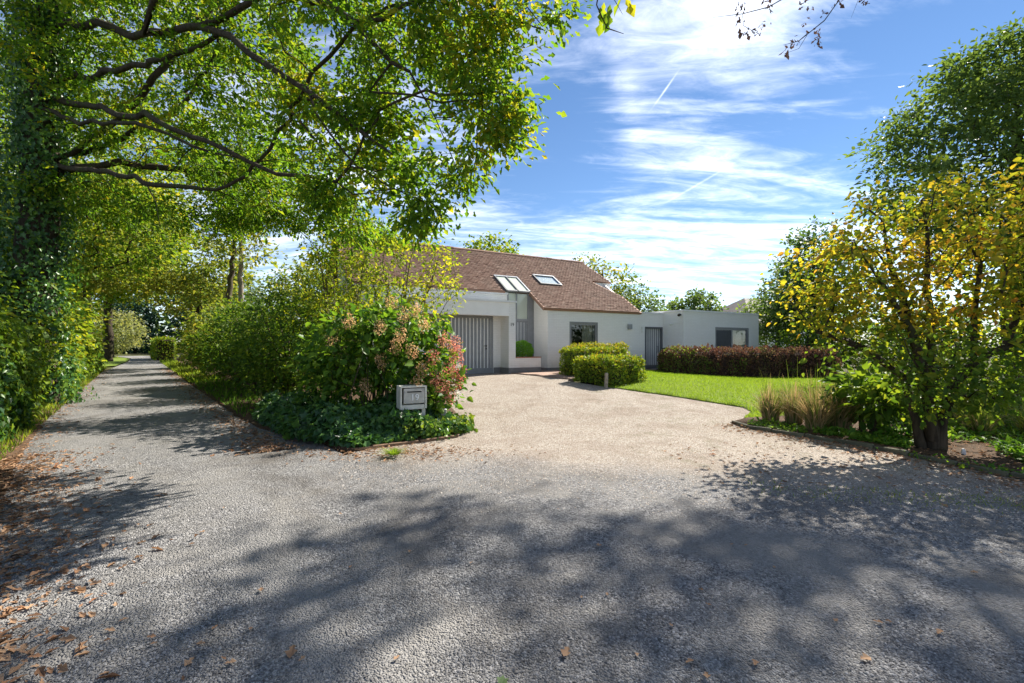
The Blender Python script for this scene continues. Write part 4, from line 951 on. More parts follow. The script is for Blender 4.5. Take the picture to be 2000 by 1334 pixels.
HS('dormer_wall', 'render', (4.1,5.45,2.40,2.55,3.6,rz(2.40)-.075), (5.30,5.45,2.55,4.1,3.4,rz(2.55)-.1))
HB('gable_wall', 'brick', (5.15,5.28,.3,2.4,2.9,3.2))
m = MB(); m.prism([(5.0,.3,2.9), (5.0,4.2,2.9), (5.0,4.2,rz(4.2)-.12), (5.0,.3,rz(.3)-.12)], (.1,0,0)); m.build('gable_wall', M['brick'], house); m = MB(); m.prism([(-7.1,1.3,3.5), (-7.1,4.2,3.5), (-7.1,4.2,rz(4.2)-.12), (-7.1,1.3,rz(1.3)-.12)], (-.2,0,0)); m.build('gable_wall', M['brick'], house)
def in_roof(u, v):
    if v > 4.26 or u < -7.45: return False
    if v < -.10: return False
    if v < .92 and u < -.22: return False
    if v < 2.0 and -1.46 < u < -.22: return False
    lim = 5.12 if v < 1.15 else (5.12 - (v-1.15) * .97/1.21 if v < 2.36 else 5.52 - (v-2.36) * .32/1.91)
    if u > lim: return False
    if .72 < u < 1.92 and 1.62 < v < 2.40: return False
    return True
rng = np.random.default_rng(200)
Vt, Fi, Fl = [], [], []
GA, TW = .094, .168                    # course height along the plan, tile width
for k in range(int(4.4 / GA)):
    v0 = -.10 + k * GA
    for j in range(int(13.2 / TW)):
        u0 = -7.45 + j * TW + (TW/2 if k % 2 else 0)
        if not (in_roof(u0 + .01, v0 + .02) and in_roof(u0 + TW - .01, v0 + .02)): continue
        w = TW - .006; lift = .027 + rng.normal(0, .005); sag = rng.normal(0, .002); b = len(Vt)
        du = rng.normal(0, .002)
        top = min(v0 + GA * 1.25, 4.27)
        for (u, v, h) in ((u0, v0, lift), (u0 + w/2, v0, lift + .008 + sag), (u0 + w, v0, lift), (u0 + w, top, .004), (u0 + w/2, top, .010), (u0, top, .004), (u0, v0, .002), (u0 + w, v0, .002)):
            Vt.append(Vector((u + du, v, rz(v))) + rn * h)
        for f in ((0,1,4,5), (1,2,3,4), (6,7,2,1,0)): Fi += [b + i for i in f]; Fl.append(len(f))
link('tile_courses', mesh_np('tile_courses', np.array([tuple(p) for p in Vt]), Fi, Fl), M['tile'], ro, kind='stuff')
m = MB()
rng = np.random.default_rng(201)
for j in range(42):                     # ridge tiles
    u0 = -7.45 + j * .302; u1 = u0 + .30; zc_ = rz(4.27) - .03 + rng.normal(0, .004)
    pr = [(4.27 + .12 * math.cos(t), zc_ + .085 * math.sin(t)) for t in np.linspace(0, math.pi, 6)]
    if u1 > 5.25: break
    m.prism([(u0, a, b) for a, b in pr], (.30, 0, 0))
m.build('ridge', M['tile'], ro)
def rb(name, u0, u1, v0, v1, h0, h1, mat, parent):
    """a slab lying on the roof slope"""
    m = MB(); a = [(u0,v0), (u1,v0), (u1,v1), (u0,v1)]
    m.prism([tuple(Vector((u, v, rz(v))) + rn * h0) for u, v in a], tuple(rn * (h1 - h0))); return m.build(name, M[mat], parent)
# rake trim above the side wall
rb('rake_trim', -.245, -.222, -.10, 1.0, -.10, .02, 'tile', house)
# skylight
sk = rb('skylight', .74, 1.90, 1.64, 2.38, -.02, .012, 'grey_d', house)
rb('frame', .74, .80, 1.64, 2.38, .013, .085, 'grey_d', sk); rb('frame', 1.84, 1.90, 1.64, 2.38, .013, .085, 'zinc', sk)
rb('frame', .802, 1.838, 1.64, 1.69, .013, .085, 'grey_d', sk); rb('frame', .802, 1.838, 2.32, 2.38, .013, .09, 'zinc', sk)
rb('pane', .802, 1.838, 1.692, 2.318, .045, .055, 'glass_roof', sk)
rb('blind', .802, 1.838, 1.692, 2.318, .018, .025, 'white', sk)
# glazed entrance bay: sloping glass and upright glass above the front door
bay = rb('entrance_glazing', -1.42, -.26, 1.96, 2.02, .012, .09, 'zinc', house)
rb('frame', -1.42, -1.36, .92, 1.958, .012, .09, 'grey_d', bay); rb('frame', -.32, -.26, .92, 1.958, .012, .09, 'zinc', bay)
rb('frame', -.87, -.82, .90, 1.958, .02, .095, 'grey_d', bay); rb('frame', -1.358, -.322, .90, .96, .012, .08, 'grey', bay)
for a, b in ((-1.358, -.872), (-.818, -.322)): rb('pane', a, b, .962, 1.956, .04, .05, 'glass_front', bay)
vg = 1.02
HB('frame', 'grey', (-.32,-.25,vg,vg+.08,.55,3.70), parent=bay); HB('frame', 'grey', (-.87,-.82,vg,vg+.08,2.64,3.70), parent=bay)
HB('frame', 'grey', (-1.30,-1.22,vg,vg+.08,.55,3.70), parent=bay); HB('frame', 'grey', (-1.22,-.32,vg+.001,vg+.081,2.54,2.64), parent=bay)
for a, b in ((-1.22,-.87), (-.82,-.32)): HB('pane', 'glass_front', (a,b,vg+.03,vg+.04,2.64,3.68), parent=bay)
HS('hall_wall', 'render', (-1.28,-.1,2.3,2.4,.44,4.1), (-.1,.0,1.13,2.3,.44,3.6))
HB('frame', 'grey', (-.25,-.002,vg,vg+.10,.45,3.60), parent=bay)
# front door below the glazing
fd = HB('front_door', 'grey', (-1.22,-.32,vg+.045,vg+.075,.50,2.54))
for j in range(6):
    u0 = -1.20 + j * .15; HB('board', 'grey', (u0,u0+.12,vg+.025,vg+.044,.55,2.50), parent=fd)
    HB('strip', 'strip', (u0+.122,u0+.148,vg+.035,vg+.044,.60,2.50), parent=fd)
# garage
GV = -.45
HB('garage_fascia', 'render', (-5.3,-2.04,GV,-.15,2.64,3.14))
HB('wall', 'brick', (-2.04,-1.75,GV,.20,Z0,3.14), label='white brick pier carrying the house number')
HS('wall', 'brick', (-5.6,-5.3,GV,.9,.2,3.14), (-2.36,-1.75,.20,.42,Z0,3.14), (-2.0,-1.75,.42,1.0,Z0,3.14))
HB('garage_soffit', 'render', (-5.3,-2.04,-.15,.2,2.66,2.74))
HS('coping', 'coping', (-5.64,-1.71,GV-.04,-.12,3.14,3.21), (-2.03,-1.71,-.12,1.0,3.14,3.21), (-5.64,-5.32,-.12,1.0,3.14,3.21))
HB('flat_roof', 'zinc', (-5.3,-2.04,-.15,1.0,3.02,3.08))
HS('plinth', 'plinth', (-2.055,-.615,GV-.015,GV,Z0,.715), (-2.055,-2.04,GV,.188,Z0,.714), (-2.34,-2.056,.185,.199,Z0,.713))
gd = HB('garage_door', 'grey', (-5.2,-2.36,.25,.29,.50,2.66), label='wide grey boarded garage door with thin pale strips')
HB('frame', 'grey', (-2.44,-2.36,.20,.249,.50,2.66), (-5.2,-2.44,.20,.249,2.56,2.66), (-5.2,-2.44,.20,.249,.50,.70), parent=gd)
for j in range(19):
    u0 = -5.20 + j * .1465
    if u0 + .12 > -2.44: break
    HB('board', 'grey', (u0,u0+.113,.222,.249,.70,2.56), parent=gd)
    HB('strip', 'strip', (u0+.1135,u0+.146,.214,.249,.70,2.56), parent=gd)
h_ = MB(); h_.box(-2.66,-2.63,.195,.221,1.50,1.56); h_.tube([(-2.645,.20,1.53), (-2.645,.165,1.53), (-2.76,.165,1.53)], .010, 6); h_.build('handle', M['black'], gd); HB('keyhole', 'black', (-2.67,-2.62,.20,.221,1.40,1.45), parent=gd)
# planter in line with the pier
pl_ = HB('planter', 'brick', (-1.749,-.62,GV,GV+.12,Z0,1.08), (-.74,-.62,GV+.12,.40,Z0,1.08), (-1.749,-.74,.30,.40,Z0,1.08))
HB('coping', 'terracotta', (-1.749,-.605,GV-.015,GV+.13,1.08,1.112), (-.75,-.605,GV+.13,.41,1.08,1.112), parent=pl_)
HB('soil', 'twigs', (-1.748,-.74,GV+.12,.30,Z0,1.04), parent=pl_)
# windows
def window(u0, u1, v, z0, z1, mull=None, label=None):
    w = HB('window', 'grey', (u0,u0+.07,v+.02,v+.10,z0,z1), (u1-.07,u1,v+.02,v+.10,z0,z1), (u0+.07,u1-.07,v+.02,v+.10,z1-.08,z1), (u0+.07,u1-.07,v+.02,v+.10,z0,z0+.07), label=label)
    HB('sill', 'plinth', (u0-.03,u1+.03,v-.05,v+.02,z0-.06,z0-.002), parent=w)
    HB('surround', 'grey', (u0-.035,u0,v-.012,v+.10,z0,z1+.05), (u1,u1+.035,v-.012,v+.10,z0,z1+.05), (u0,u1,v-.012,v+.10,z1,z1+.05), parent=w)
    xs_ = [u0 + .07] + ([mull - .05, mull + .05] if mull else []) + [u1 - .07]
    if mull: HB('mullion', 'grey', (mull-.05,mull+.05,v+.015,v+.105,z0+.07,z1-.08), parent=w)
    for a, b in zip(xs_[::2], xs_[1::2]): HB('pane', 'glass', (a,b,v+.055,v+.065,z0+.07,z1-.08), parent=w)
    return w
def curtain(u0, u1, v, z0, z1, parent):
    n = 40; V_ = []; F_ = []
    for i in range(n):
        t = i / (n - 1); u = u0 + (u1 - u0) * t; vv = v + .035 * math.sin(t * 38) + .015 * math.sin(t * 91)
        V_ += [(u, vv, z0), (u, vv, z1)]
    for i in range(n - 1): F_.append([2*i, 2*i+2, 2*i+3, 2*i+1])
    me = bpy.data.meshes.new('curtain'); me.from_pydata(V_, [], F_)
    for p in me.polygons: p.use_smooth = True
    link('curtain', me, M['curtain'], parent)
w1 = window(1.13, 2.56, 0, 1.30, 2.48, label='window with a pale curtain at its right'); curtain(1.98, 2.5, .28, 1.36, 2.45, w1)
w2 = window(8.88, 11.40, -1.15, 1.25, 2.36, 10.14, label='sliding window of the right wing, screen on the left pane')
HB('insect_screen', 'screen', (8.96,10.08,-1.112,-1.10,1.33,2.27), parent=w2); curtain(10.75, 11.3, -.86, 1.32, 2.30, w2)
# side door
dr = HB('side_door', 'grey_d', (5.49,6.47,.12,.15,.48,2.32), label='grey boarded side door with a black pull handle')
HB('frame', 'grey_d', (5.401,5.485,-.012,.16,.44,2.399), (6.475,6.559,-.012,.16,.44,2.399), (5.485,6.475,-.012,.16,2.32,2.399), (5.49,6.47,.09,.119,.48,.62), parent=dr)
for j in range(7):
    u0 = 5.50 + j * .139; HB('board', 'grey', (u0,u0+.115,.095,.119,.62,2.315), parent=dr)
    HB('strip', 'strip', (u0+.1155,u0+.1385,.088,.119,.62,2.315), parent=dr)
h_ = MB(); h_.tube([(6.28,.09,1.22), (6.28,.03,1.22), (6.28,.03,1.50), (6.28,.09,1.50)], .014, 6); h_.build('handle', M['black'], dr)
# small fittings on the walls
lp = HB('wall_lamp', 'steel', (4.31,4.52,-.11,-.002,2.27,2.49), bevel=.01); HB('lamp_lens', 'white', (4.33,4.50,-.10,-.01,2.262,2.269), parent=lp)
HB('doorbell', 'white', (5.16,5.26,-.04,-.002,2.12,2.22), bevel=.008)
HB('meter_box', 'white', (5.16,5.27,-.03,-.002,2.27,2.40), bevel=.005)
sc_ = MB(); sc_.tube([(6.60,-1.0,2.93), (6.53,-1.0,2.93)], .045, 10); sc_.tube([(6.53,-1.0,2.93), (6.43,-1.04,2.90)], .06, 10); sc_.build('security_camera', M['black'], house)
fl = MB(); fl.tube([(6.60,-.55,2.52), (6.50,-.55,2.52), (6.44,-.57,2.48)], [.02,.02,.055], 10); fl.build('spotlight', M['strip'], house)
cb = MB(); cb.tube([(6.585,-.55,2.53), (6.585,-1.10,2.60), (6.58,-1.165,2.60), (6.61,-1.17,2.60), (6.63,-1.17,.4)], .012, 6); cb.build('cable_pipe', M['strip'], house)
HB('socket_box', 'steel', (6.57,6.598,-.12,-.05,1.38,1.45))
def text(s, size, loc, rot, mat, parent, name='house_number', ext=.004):
    c = bpy.data.curves.new(name, 'FONT'); c.body = s; c.size = size; c.extrude = ext; c.align_x = 'CENTER'; c.align_y = 'CENTER'
    c.resolution_u = 3; tmp = bpy.data.objects.new(name, c); COL.objects.link(tmp)
    me = bpy.data.meshes.new_from_object(tmp.evaluated_get(bpy.context.evaluated_depsgraph_get()))
    bpy.data.objects.remove(tmp); me.materials.clear()
    o = link(name, me, M[mat], parent); o.location = loc; o.rotation_euler = rot; return o
text('19', .17, (-1.90, GV - .006, 2.32), (R(90), 0, 0), 'black', house)
# ball bush standing in the planter
bc = hw(-1.22, -.06)
rng = np.random.default_rng(210)
bb = empty('ball_bush', (bc[0], bc[1], 1.0), label='bright green clipped ball bush in the white brick planter', cat='bush')
n = 5200; d = unit(rnd(n)); d = d[d[:, 2] > -.55]; n = len(d)
q = d * np.array([.42,.36,.40]) * (rng.random(n) ** .12)[:, None] * (1 + .06 * np.sin(d[:, 0:1] * 9) * np.cos(d[:, 2:3] * 8)) + np.array([0, 0, .33])
link('foliage', leaf_mesh('foliage', q, d * .6 + rnd(n, .55), d + rnd(n, .5), .045 * rng.lognormal(0, .25, n), T_RH), M['ball'], bb)
m = MB(); m.tube([(0,0,-.02), (.02,0,.2), (0,.01,.45)], [.05,.03,.01], 6); m.build('stem', M['bark_mid'], bb)

# ------------------------------------------------------------------ neighbour's house far behind
nb = empty('neighbour_house', (25.2, 47, 0), R(20), label="neighbour's house with a grey hipped roof behind the trees", cat='house')
m = MB(); m.box(-5,5,-4,4,-.1,3.6); m.build('wall', M['render'], nb)
m = MB(); b = [(-5.6,-4.6,3.5), (5.6,-4.6,3.5), (5.6,4.6,3.5), (-5.6,4.6,3.5)]; r1, r2 = (-1.6,0,6.3), (1.6,0,6.3)
m.poly(b[0], b[1], r2, r1); m.poly(b[1], b[2], r2); m.poly(b[2], b[3], r1, r2); m.poly(b[3], b[0], r1); m.poly(*b[::-1]); m.build('roof', M['slate'], nb)

# ------------------------------------------------------------------ trees behind and beside the house
bt = [
    ('garden_tree', -1.6, 33, 8.8, [(-1.6,33,7.6,2.0,1.8,1.9), (-.4,33,7.0,1.2,1.2,1.3)], 120, 26, .32, .24, 'lane_leaf', 'green tree top rising behind the roof ridge'),
    ('garden_tree', 6.2, 31, 8.0, [(6.2,31,5.6,2.1,2,2.0), (5.0,31,6.6,1.0,1,1.2), (7.8,30.6,4.6,1.2,1.2,1.8)], 105, 20, .30, .20, 'lane_leaf_b', 'sparse yellowing tree behind the right end of the roof'),
    ('garden_tree', 8.0, 29, 5.6, [(8.0,29,4.0,1.6,1.5,1.5), (9.1,28.8,3.4,.9,.9,1.2)], 110, 20, .26, .17, 'green_big', 'grey-green bush tree beside the flat roof, right of the sparse one'),
    ('garden_tree', 17.6, 44, 6.8, [(17.6,44,5.0,2.3,2,1.7), (16,44,4.4,1.2,1.2,1.2)], 120, 26, .34, .28, 'green_big', 'round green tree showing above the flat roof of the right wing'),
    ('garden_tree', 22.0, 50, 5.6, [(22,50,4.0,2.4,2,1.3), (24.5,50,3.8,2,2,1.1)], 100, 22, .36, .28, 'far_green', 'low distant tree above the right end of the flat roof'),
    ('garden_tree', 14.4, 24.6, 5.2, [(14.15,24.6,2.3,1.2,1.0,2.0), (15.6,24.0,2.6,1.5,1.3,1.9), (13.7,25.4,2.9,.9,.9,1.2)], 280, 26, .24, .15, 'green_big', 'bushy green tree at the right corner of the house'),
    ('garden_tree', 15.9, 24, 8.4, [(15.9,24,5.6,1.7,1.7,2.5), (17.4,23.6,4.2,1.9,1.8,2.4), (14.9,24,3.4,1.2,1.2,1.8)], 300, 26, .26, .17, 'green_dark', 'dark green tree behind the ironwood, right of the house'),
    ('garden_tree', 22.5, 36, 9.6, [(22.5,36,6.2,2.3,2.2,2.3), (21,36,5.0,1.6,1.6,1.5)], 150, 24, .34, .24, 'far_green', 'hazy grey-green tree above the neighbouring roof'),
    ('garden_tree', 13.4, 20.6, 2.8, [(13.6,20.6,1.6,1.5,1,1.2), (15.6,20.2,1.5,1.6,1.2,1.1)], 200, 26, .2, .12, 'shrub', 'low dark shrubbery behind the end of the purple hedge'),
    ('garden_tree', 18.0, 19.0, 3.4, [(17.8,19,1.8,2.2,1.8,1.5), (15.2,18.0,1.3,1.3,1.1,1.0)], 240, 26, .24, .14, 'green_dark', 'dark shrub behind the ironwood at the end of the lawn'),
    ('garden_tree', 20.5, 14.5, 4.0, [(20,14.5,2.1,3.0,2.4,1.9), (17,13.4,1.5,1.8,1.6,1.3)], 260, 26, .28, .16, 'green_big', 'broad shrub at the right edge behind the ironwood'),
]
for i, (nm, x, y, h, lobes, n, m_, sp, sz, mt, lab) in enumerate(bt):
    simple(nm, (x, y), h, .10 + h * .012, lobes, n, m_, sp, sz, mt, lab, 300 + i, T_RH, group='trees and bushes around the house', surf=.45)
simple('large_tree', (19.4,17.5), 13.5, .45, [(18.8,17.4,9.0,4.6,4.2,3.6), (15.6,16.8,7.2,1.9,1.9,1.4), (16.3,16.6,9.6,1.9,1.9,1.5), (21,16.8,11.5,3.6,3.4,2.4), (16.6,16.2,5.8,2.2,2.0,1.1), (21,15.5,7.2,3.2,2.8,2.6), (18.2,17,12.0,1.6,1.6,1.2), (18.6,16.6,5.0,3.0,2.4,1.7), (20.5,15.5,4.6,2.6,2.2,1.6)],
       1200, 30, .30, .185, 'green_big', 'large dark green tree rising at the right edge of the picture', 320, T_OVAL, surf=.5)

# ironwood: many stems from one mossy base, yellow and orange leaves
bx, by = 6.25, 6.75
stems = [[(bx,by,-.05,.12), (bx-.02,by,.35,.085), (bx-.05,by+.05,1.0,.075), (bx-.25,by+.1,1.8,.055), (bx-.45,by+.2,2.7,.045), (bx-.6,by+.2,3.5,.02)]]
def st(pts): stems.append([(bx + x, by + y, z, r) for x, y, z, r in pts])
st([(.09,-.02,-.05,.095), (.12,0,.4,.075), (.28,0,.95,.07), (.55,-.05,1.35,.06), (.95,-.1,1.55,.055), (1.2,-.1,2.2,.04), (1.4,0,3.0,.02)])
st([(-.12,.05,-.05,.085), (-.22,.05,.5,.06), (-.35,.1,1.1,.055), (-.9,.2,1.55,.05), (-1.5,.35,1.8,.03), (-1.9,.4,2.3,.015)])
st([(0,.08,.2,.08), (.05,.1,1.0,.06), (.12,.15,1.9,.06), (.1,.2,2.9,.035), (0,.2,3.8,.015)])
st([(-.06,-.05,.2,.09), (-.2,-.1,.9,.06), (-.5,-.2,1.8,.045), (-.9,-.15,2.5,.025), (-1.2,-.1,3.0,.012)])
st([(.55,-.05,1.35,.05), (.6,0,2.0,.045), (.75,.05,2.8,.03), (.7,.1,3.6,.012)])
st([(.95,-.1,1.55,.04), (1.5,-.1,1.75,.03), (2.1,0,2.1,.015)])
lob = [(6.0,6.9,3.4,1.0,.9,.75), (5.1,6.95,2.75,.8,.75,.6), (7.2,6.8,3.5,1.1,.9,.8), (5.3,6.8,2.1,.95,.8,.5), (6.6,6.6,2.6,1.1,.9,.7), (8.0,6.7,2.9,1.0,.9,1.0), (4.85,7.0,2.25,.42,.45,.4), (6.0,6.5,1.55,.8,.7,.45), (7.4,6.6,1.9,1.1,.9,.6), (6.2,6.35,1.05,.5,.4,.4), (5.0,6.9,1.5,.45,.4,.3), (6.25,6.25,.95,.40,.2,.35), (5.9,6.35,.9,.3,.2,.3), (5.7,6.6,1.05,.35,.3,.3), (6.85,6.5,1.0,.35,.3,.3), (7.4,6.8,1.2,.5,.4,.3)]
tree('ironwood_tree', (bx,by,0), stems, lob, 560, 20, .17, .077, [('parrotia', lambda p: p[:, 2] > 1.75), ('parrotia_low', lambda p: p[:, 2] <= 1.75)],
     'many-stemmed small tree with yellow and orange leaves in the shrub bed', T_BROAD, 'bark', 'tree', None, 330, rtip=.0045, expo=.45, surf=.5, flat=.7, wr=.95, up=.9, vexp=.65)

# ------------------------------------------------------------------ grasses, low plants, bed things
def tuft(name, x, y, h, r, n, mats, label, seed, group=None, cat='grass clump'):
    global rng
    rng = np.random.default_rng(seed); z = float(G(x, y)) + .04
    root = empty(name, (x, y, z), label=label, cat=cat, group=group)
    for mt, share, hh in mats:
        k = int(n * share); a = rng.random(k) * 6.283; rr = r * .35 * np.sqrt(rng.random(k)); lean = rng.random(k) ** 1.2 * .75
        P0 = np.stack([rr*np.cos(a), rr*np.sin(a), np.zeros(k)], 1); dirs = np.stack([np.cos(a), np.sin(a)], 1) + rng.normal(0, .3, (k, 2))
        L = h * hh * rng.lognormal(0, .2, k); w = .006 + .004 * rng.random(k); side = np.stack([-np.sin(a), np.cos(a), np.zeros(k)], 1)
        V_ = []; seg = 4
        for s in range(seg + 1):
            f = s / seg; out = lean * f ** 1.6 * r * 1.5; zz_ = L * (f - .42 * lean * f ** 2.2)
            c = P0 + np.concatenate([dirs * out[:, None], zz_[:, None]], 1); ww = w * (1 - f * .9)
            V_.append(c - side * ww[:, None]); V_.append(c + side * ww[:, None])
        V_ = np.stack(V_, 1).reshape(-1, 3); st_ = 2 * (seg + 1); idx_ = []
        for s in range(seg): idx_ += [2*s, 2*s+1, 2*s+3, 2*s+2]
        I = (np.arange(k) * st_)[:, None] + np.array(idx_)[None]
        link('blades', mesh_np('blades', V_, I.ravel(), np.full(k * seg, 4)), M[mt], root)
gt = 'ornamental grasses in the shrub bed'
tuft('grass_clump', 5.12, 9.02, .72, .42, 520, [('reed_tan', .6, .85), ('reed_green', .4, .95)], 'leftmost tan and green ornamental grass at the edge of the drive', 401, gt)
tuft('grass_clump', 5.52, 8.25, .80, .50, 700, [('reed_tan', .7, .85), ('reed_green', .35, .95)], 'second tan ornamental grass beside the drive, nearest the edging', 402, gt)
tuft('grass_clump', 6.00, 8.35, .85, .55, 700, [('reed_tan', .75, .9), ('reed_green', .3, .95)], 'third ornamental grass, mostly tan, next to the broad-leaved plant', 403, gt)
tuft('grass_clump', 5.48, 8.85, .78, .42, 480, [('reed_tan', .7, .85), ('reed_green', .3, .95)], 'tan ornamental grass behind the second clump, by the short wooden post', 404, gt)
tuft('grass_clump', 7.95, 7.75, .62, .38, 420, [('reed_green', .8, 1.0), ('reed_tan', .3, .7)], 'green grass clump just right of the ironwood trunk', 405, gt)
tuft('grass_clump', 8.55, 7.45, .66, .42, 460, [('reed_green', .8, 1.0), ('reed_tan', .2, .7)], 'green grass clump at the right edge of the picture', 406, gt)
tuft('grass_tuft', -1.67, 6.44, .07, .20, 160, [('grass', 1, 1)], 'small bright tuft of grass in the gravel before the ivy', 407)
shrub('laurel_plant', (6.35,8.1), 1.15, .6, 60, 14, .14, .17, 'rhodo', 'broad-leaved green plant between the grasses and the ironwood', 410, T_OVAL, stems=6,
      lobes=[(6.2,7.9,.75,.6,.45,.4), (6.6,8.0,.55,.5,.5,.4)])
shrub('grey_shrub', (10.2,9.0), 1.2, .9, 150, 22, .14, .06, 'grey_shrub', 'silvery grey low shrub at the right edge of the bed', 411, T_LANCE)
shrub('rust_shrub', (11.0,9.9), 1.3, .6, 50, 20, .13, .06, 'dry_tan', 'low shrub with rust-coloured heads at the right edge', 412, T_LANCE)
shrub('bed_shrub', (8.6,9.2), 1.25, 1.0, 170, 20, .16, .085, 'parrotia_low', 'low green shrub behind the ironwood trunk', 413, T_OVAL)
def carpet(name, poly, n, size, mat, label, seed, h=.12, T=T_OVAL):
    global rng
    rng = np.random.default_rng(seed); A_ = np.array(poly); lo, hi = A_.min(0), A_.max(0)
    q = rng.uniform(lo, hi, (n * 3, 2)); q = q[inside(poly, q)][:n]
    P = np.stack([q[:, 0], q[:, 1], G(q[:, 0], q[:, 1]) + .05 + rng.random(len(q)) * h * (.5 + .5 * np.sin(q[:, 0]*3.1) * np.cos(q[:, 1]*2.7) + .3)], 1)
    D = rnd(len(q), .8) + np.array([0, -.1, .1]); Nn = np.array([0, -.25, 1.0]) + rnd(len(q), .35)
    return link(name, leaf_mesh(name, P, D, Nn, size * rng.lognormal(0, .3, len(q)), T), M[mat], label=label, cat='ground cover', kind='stuff')
carpet('ground_cover', [(6.45,5.2), (6.7,6.1), (7.4,7.1), (9.2,7.3), (9.5,4.6), (7.2,4.4)], 5200, .075, 'cover', 'green ground cover right of the ironwood trunk', 420)
carpet('ground_cover', [(5.55,7.35), (5.2,7.9), (5.5,8.0), (6.3,7.5), (6.2,7.0), (5.85,6.7)], 1500, .06, 'cover', 'patch of green ground cover left of the ironwood trunk', 421, .09)
carpet('ground_cover', [(4.45,8.7), (4.8,8.15), (5.1,7.85), (5.3,8.3), (4.9,8.9)], 450, .055, 'cover', 'weedy green patch below the leftmost ornamental grass', 422, .06)

carpet('ground_cover', [(6.9,7.1), (6.2,7.6), (6.6,8.6), (8.5,9.4), (10.5,9.4), (10.5,7.4), (9,7.3)], 3000, .085, 'cover', 'green ground cover behind the ironwood among the grasses', 423, .16)

# lawn blades
rng = np.random.default_rng(430)
n = 120000; q = np.stack([rng.uniform(2.4, 13.5, n), 9.4 + 11.2 * rng.random(n) ** 1.15], 1)
q = q[inside(lawn_poly, q)]; n = len(q)
P = np.stack([q[:, 0], q[:, 1], G(q[:, 0], q[:, 1]) + .015], 1); S = .05 * rng.lognormal(0, .25, n)
link('lawn_grass', leaf_mesh('lawn_grass', P, rnd(n, .4) + np.array([0, 0, 1.0]), rnd(n), S, T_BLADE, .014 * np.ones(n)), M['grass'], label='bright mown lawn grass in front of the right wing', cat='grass', kind='stuff')

# edging stones of the shrub bed
ed = empty('bed_edging', (5.5,7.0,0), label='row of mossy edging stones between the drive and the shrub bed', cat='edging')
pts = [np.array(p) for p in [(4.36,9.0)] + edge_r[::-1][1:]]; seglen = [np.linalg.norm(b - a) for a, b in zip(pts[:-1], pts[1:])]; tot = sum(seglen)
def along(d):
    for a, b, l in zip(pts[:-1], pts[1:], seglen):
        if d <= l: return a + (b - a) * d / l
        d -= l
    return pts[-1]
d = 0; r_ = random.Random(4)
while d < tot - .3:
    L = .42 + .16 * r_.random(); a, b = along(d), along(min(tot, d + L - .012)); c = (a + b) / 2; ang = math.atan2(*(b - a)[::-1])
    l = np.linalg.norm(b - a); m = MB(); m.box(-l/2, l/2, -.03, .035, -.06, .058 + .015 * r_.random())
    o = m.build('edging_stone', M['stone'], ed, .012); o.location = (c[0] - 5.5, c[1] - 7.0, float(G(*c))); o.rotation_euler = (r_.gauss(0, .04), r_.gauss(0, .03), ang); d += L
rng = np.random.default_rng(431); n = 1100; q = np.array([along(x) for x in rng.random(n) * tot]) + rng.normal(0, .07, (n, 2)) + np.array([.06, .05])
q = q[np.sin(q[:, 0] * 5 + q[:, 1] * 3) > -.35]; n = len(q)
link('edge_weeds', leaf_mesh('edge_weeds', np.concatenate([q, (G(q[:, 0], q[:, 1]) + .02 + .07 * rng.random(n))[:, None]], 1), rnd(n, .8) + np.array([-.2, -.2, .1]), np.array([-.1, -.3, 1.0]) + rnd(n, .4), .05 * rng.lognormal(0, .3, n), T_OVAL), M['cover'], label='small weeds creeping over the edging stones', cat='weeds', kind='stuff')
# low kerb under the ivy
ke = empty('ivy_kerb', (-1.2,7.6,0), label='low timber kerb half hidden below the ivy', cat='kerb')
for a, b in (((-2.15,6.98), (-1.5,7.38)), ((-1.49,7.39), (-.92,7.82))):
    a, b = np.array(a), np.array(b); c = (a + b) / 2; l = np.linalg.norm(b - a); m = MB(); m.box(-l/2, l/2-.01, -.025, .025, -.05, .045)
    o = m.build('kerb_board', M['wood_d'], ke, .008); o.location = (c[0] + 1.2, c[1] - 7.6, 0); o.rotation_euler = (0, 0, math.atan2(*(b - a)[::-1]))

# posts and the pale stone
def post(x, y, r, h, mat, label, name='wooden_post', tilt=0.0, cap=None):
    z = float(G(x, y)); o = empty(name, (x, y, z), label=label, cat='post'); o.rotation_euler = (tilt, tilt * .6, .4)
    m = MB(); m.tube([(0,0,-.1), (.002,0,h*.6), (0,.003,h)], [r, r*.97, r*.93], 10); m.build('shaft', M[mat], o)
    m = MB(); m.tube([(0,.003,h), (0,.003,h+.012)], [r*.93, r*.7], 10); m.build('top', M[cap or mat], o)
post(2.70, 13.10, .055, .42, 'wood', 'short weathered white post before the nearest clipped hedge', tilt=.05)
post(6.18, 9.75, .06, .42, 'wood_d', 'short brown wooden post behind the tan grasses', tilt=-.03)
post(-1.22, 8.18, .055, .42, 'concrete', 'short grey round post in the ivy right of the mailbox', 'grey_post', cap='steel')
bm = bmesh.new(); bmesh.ops.create_icosphere(bm, subdivisions=2, radius=.033)
for v in bm.verts: v.co = Vector((v.co.x, v.co.y * .7, v.co.z * 1.7)) * (1 + .15 * random.random())
me = bpy.data.meshes.new('pale_stone'); bm.to_mesh(me); bm.free()
o = link('pale_stone', me, M['white_stone'], label='small pale stone leaning at the foot of the ironwood', cat='stone'); o.location = (6.35,6.40,.08); o.rotation_euler = (0, R(-15), .3)

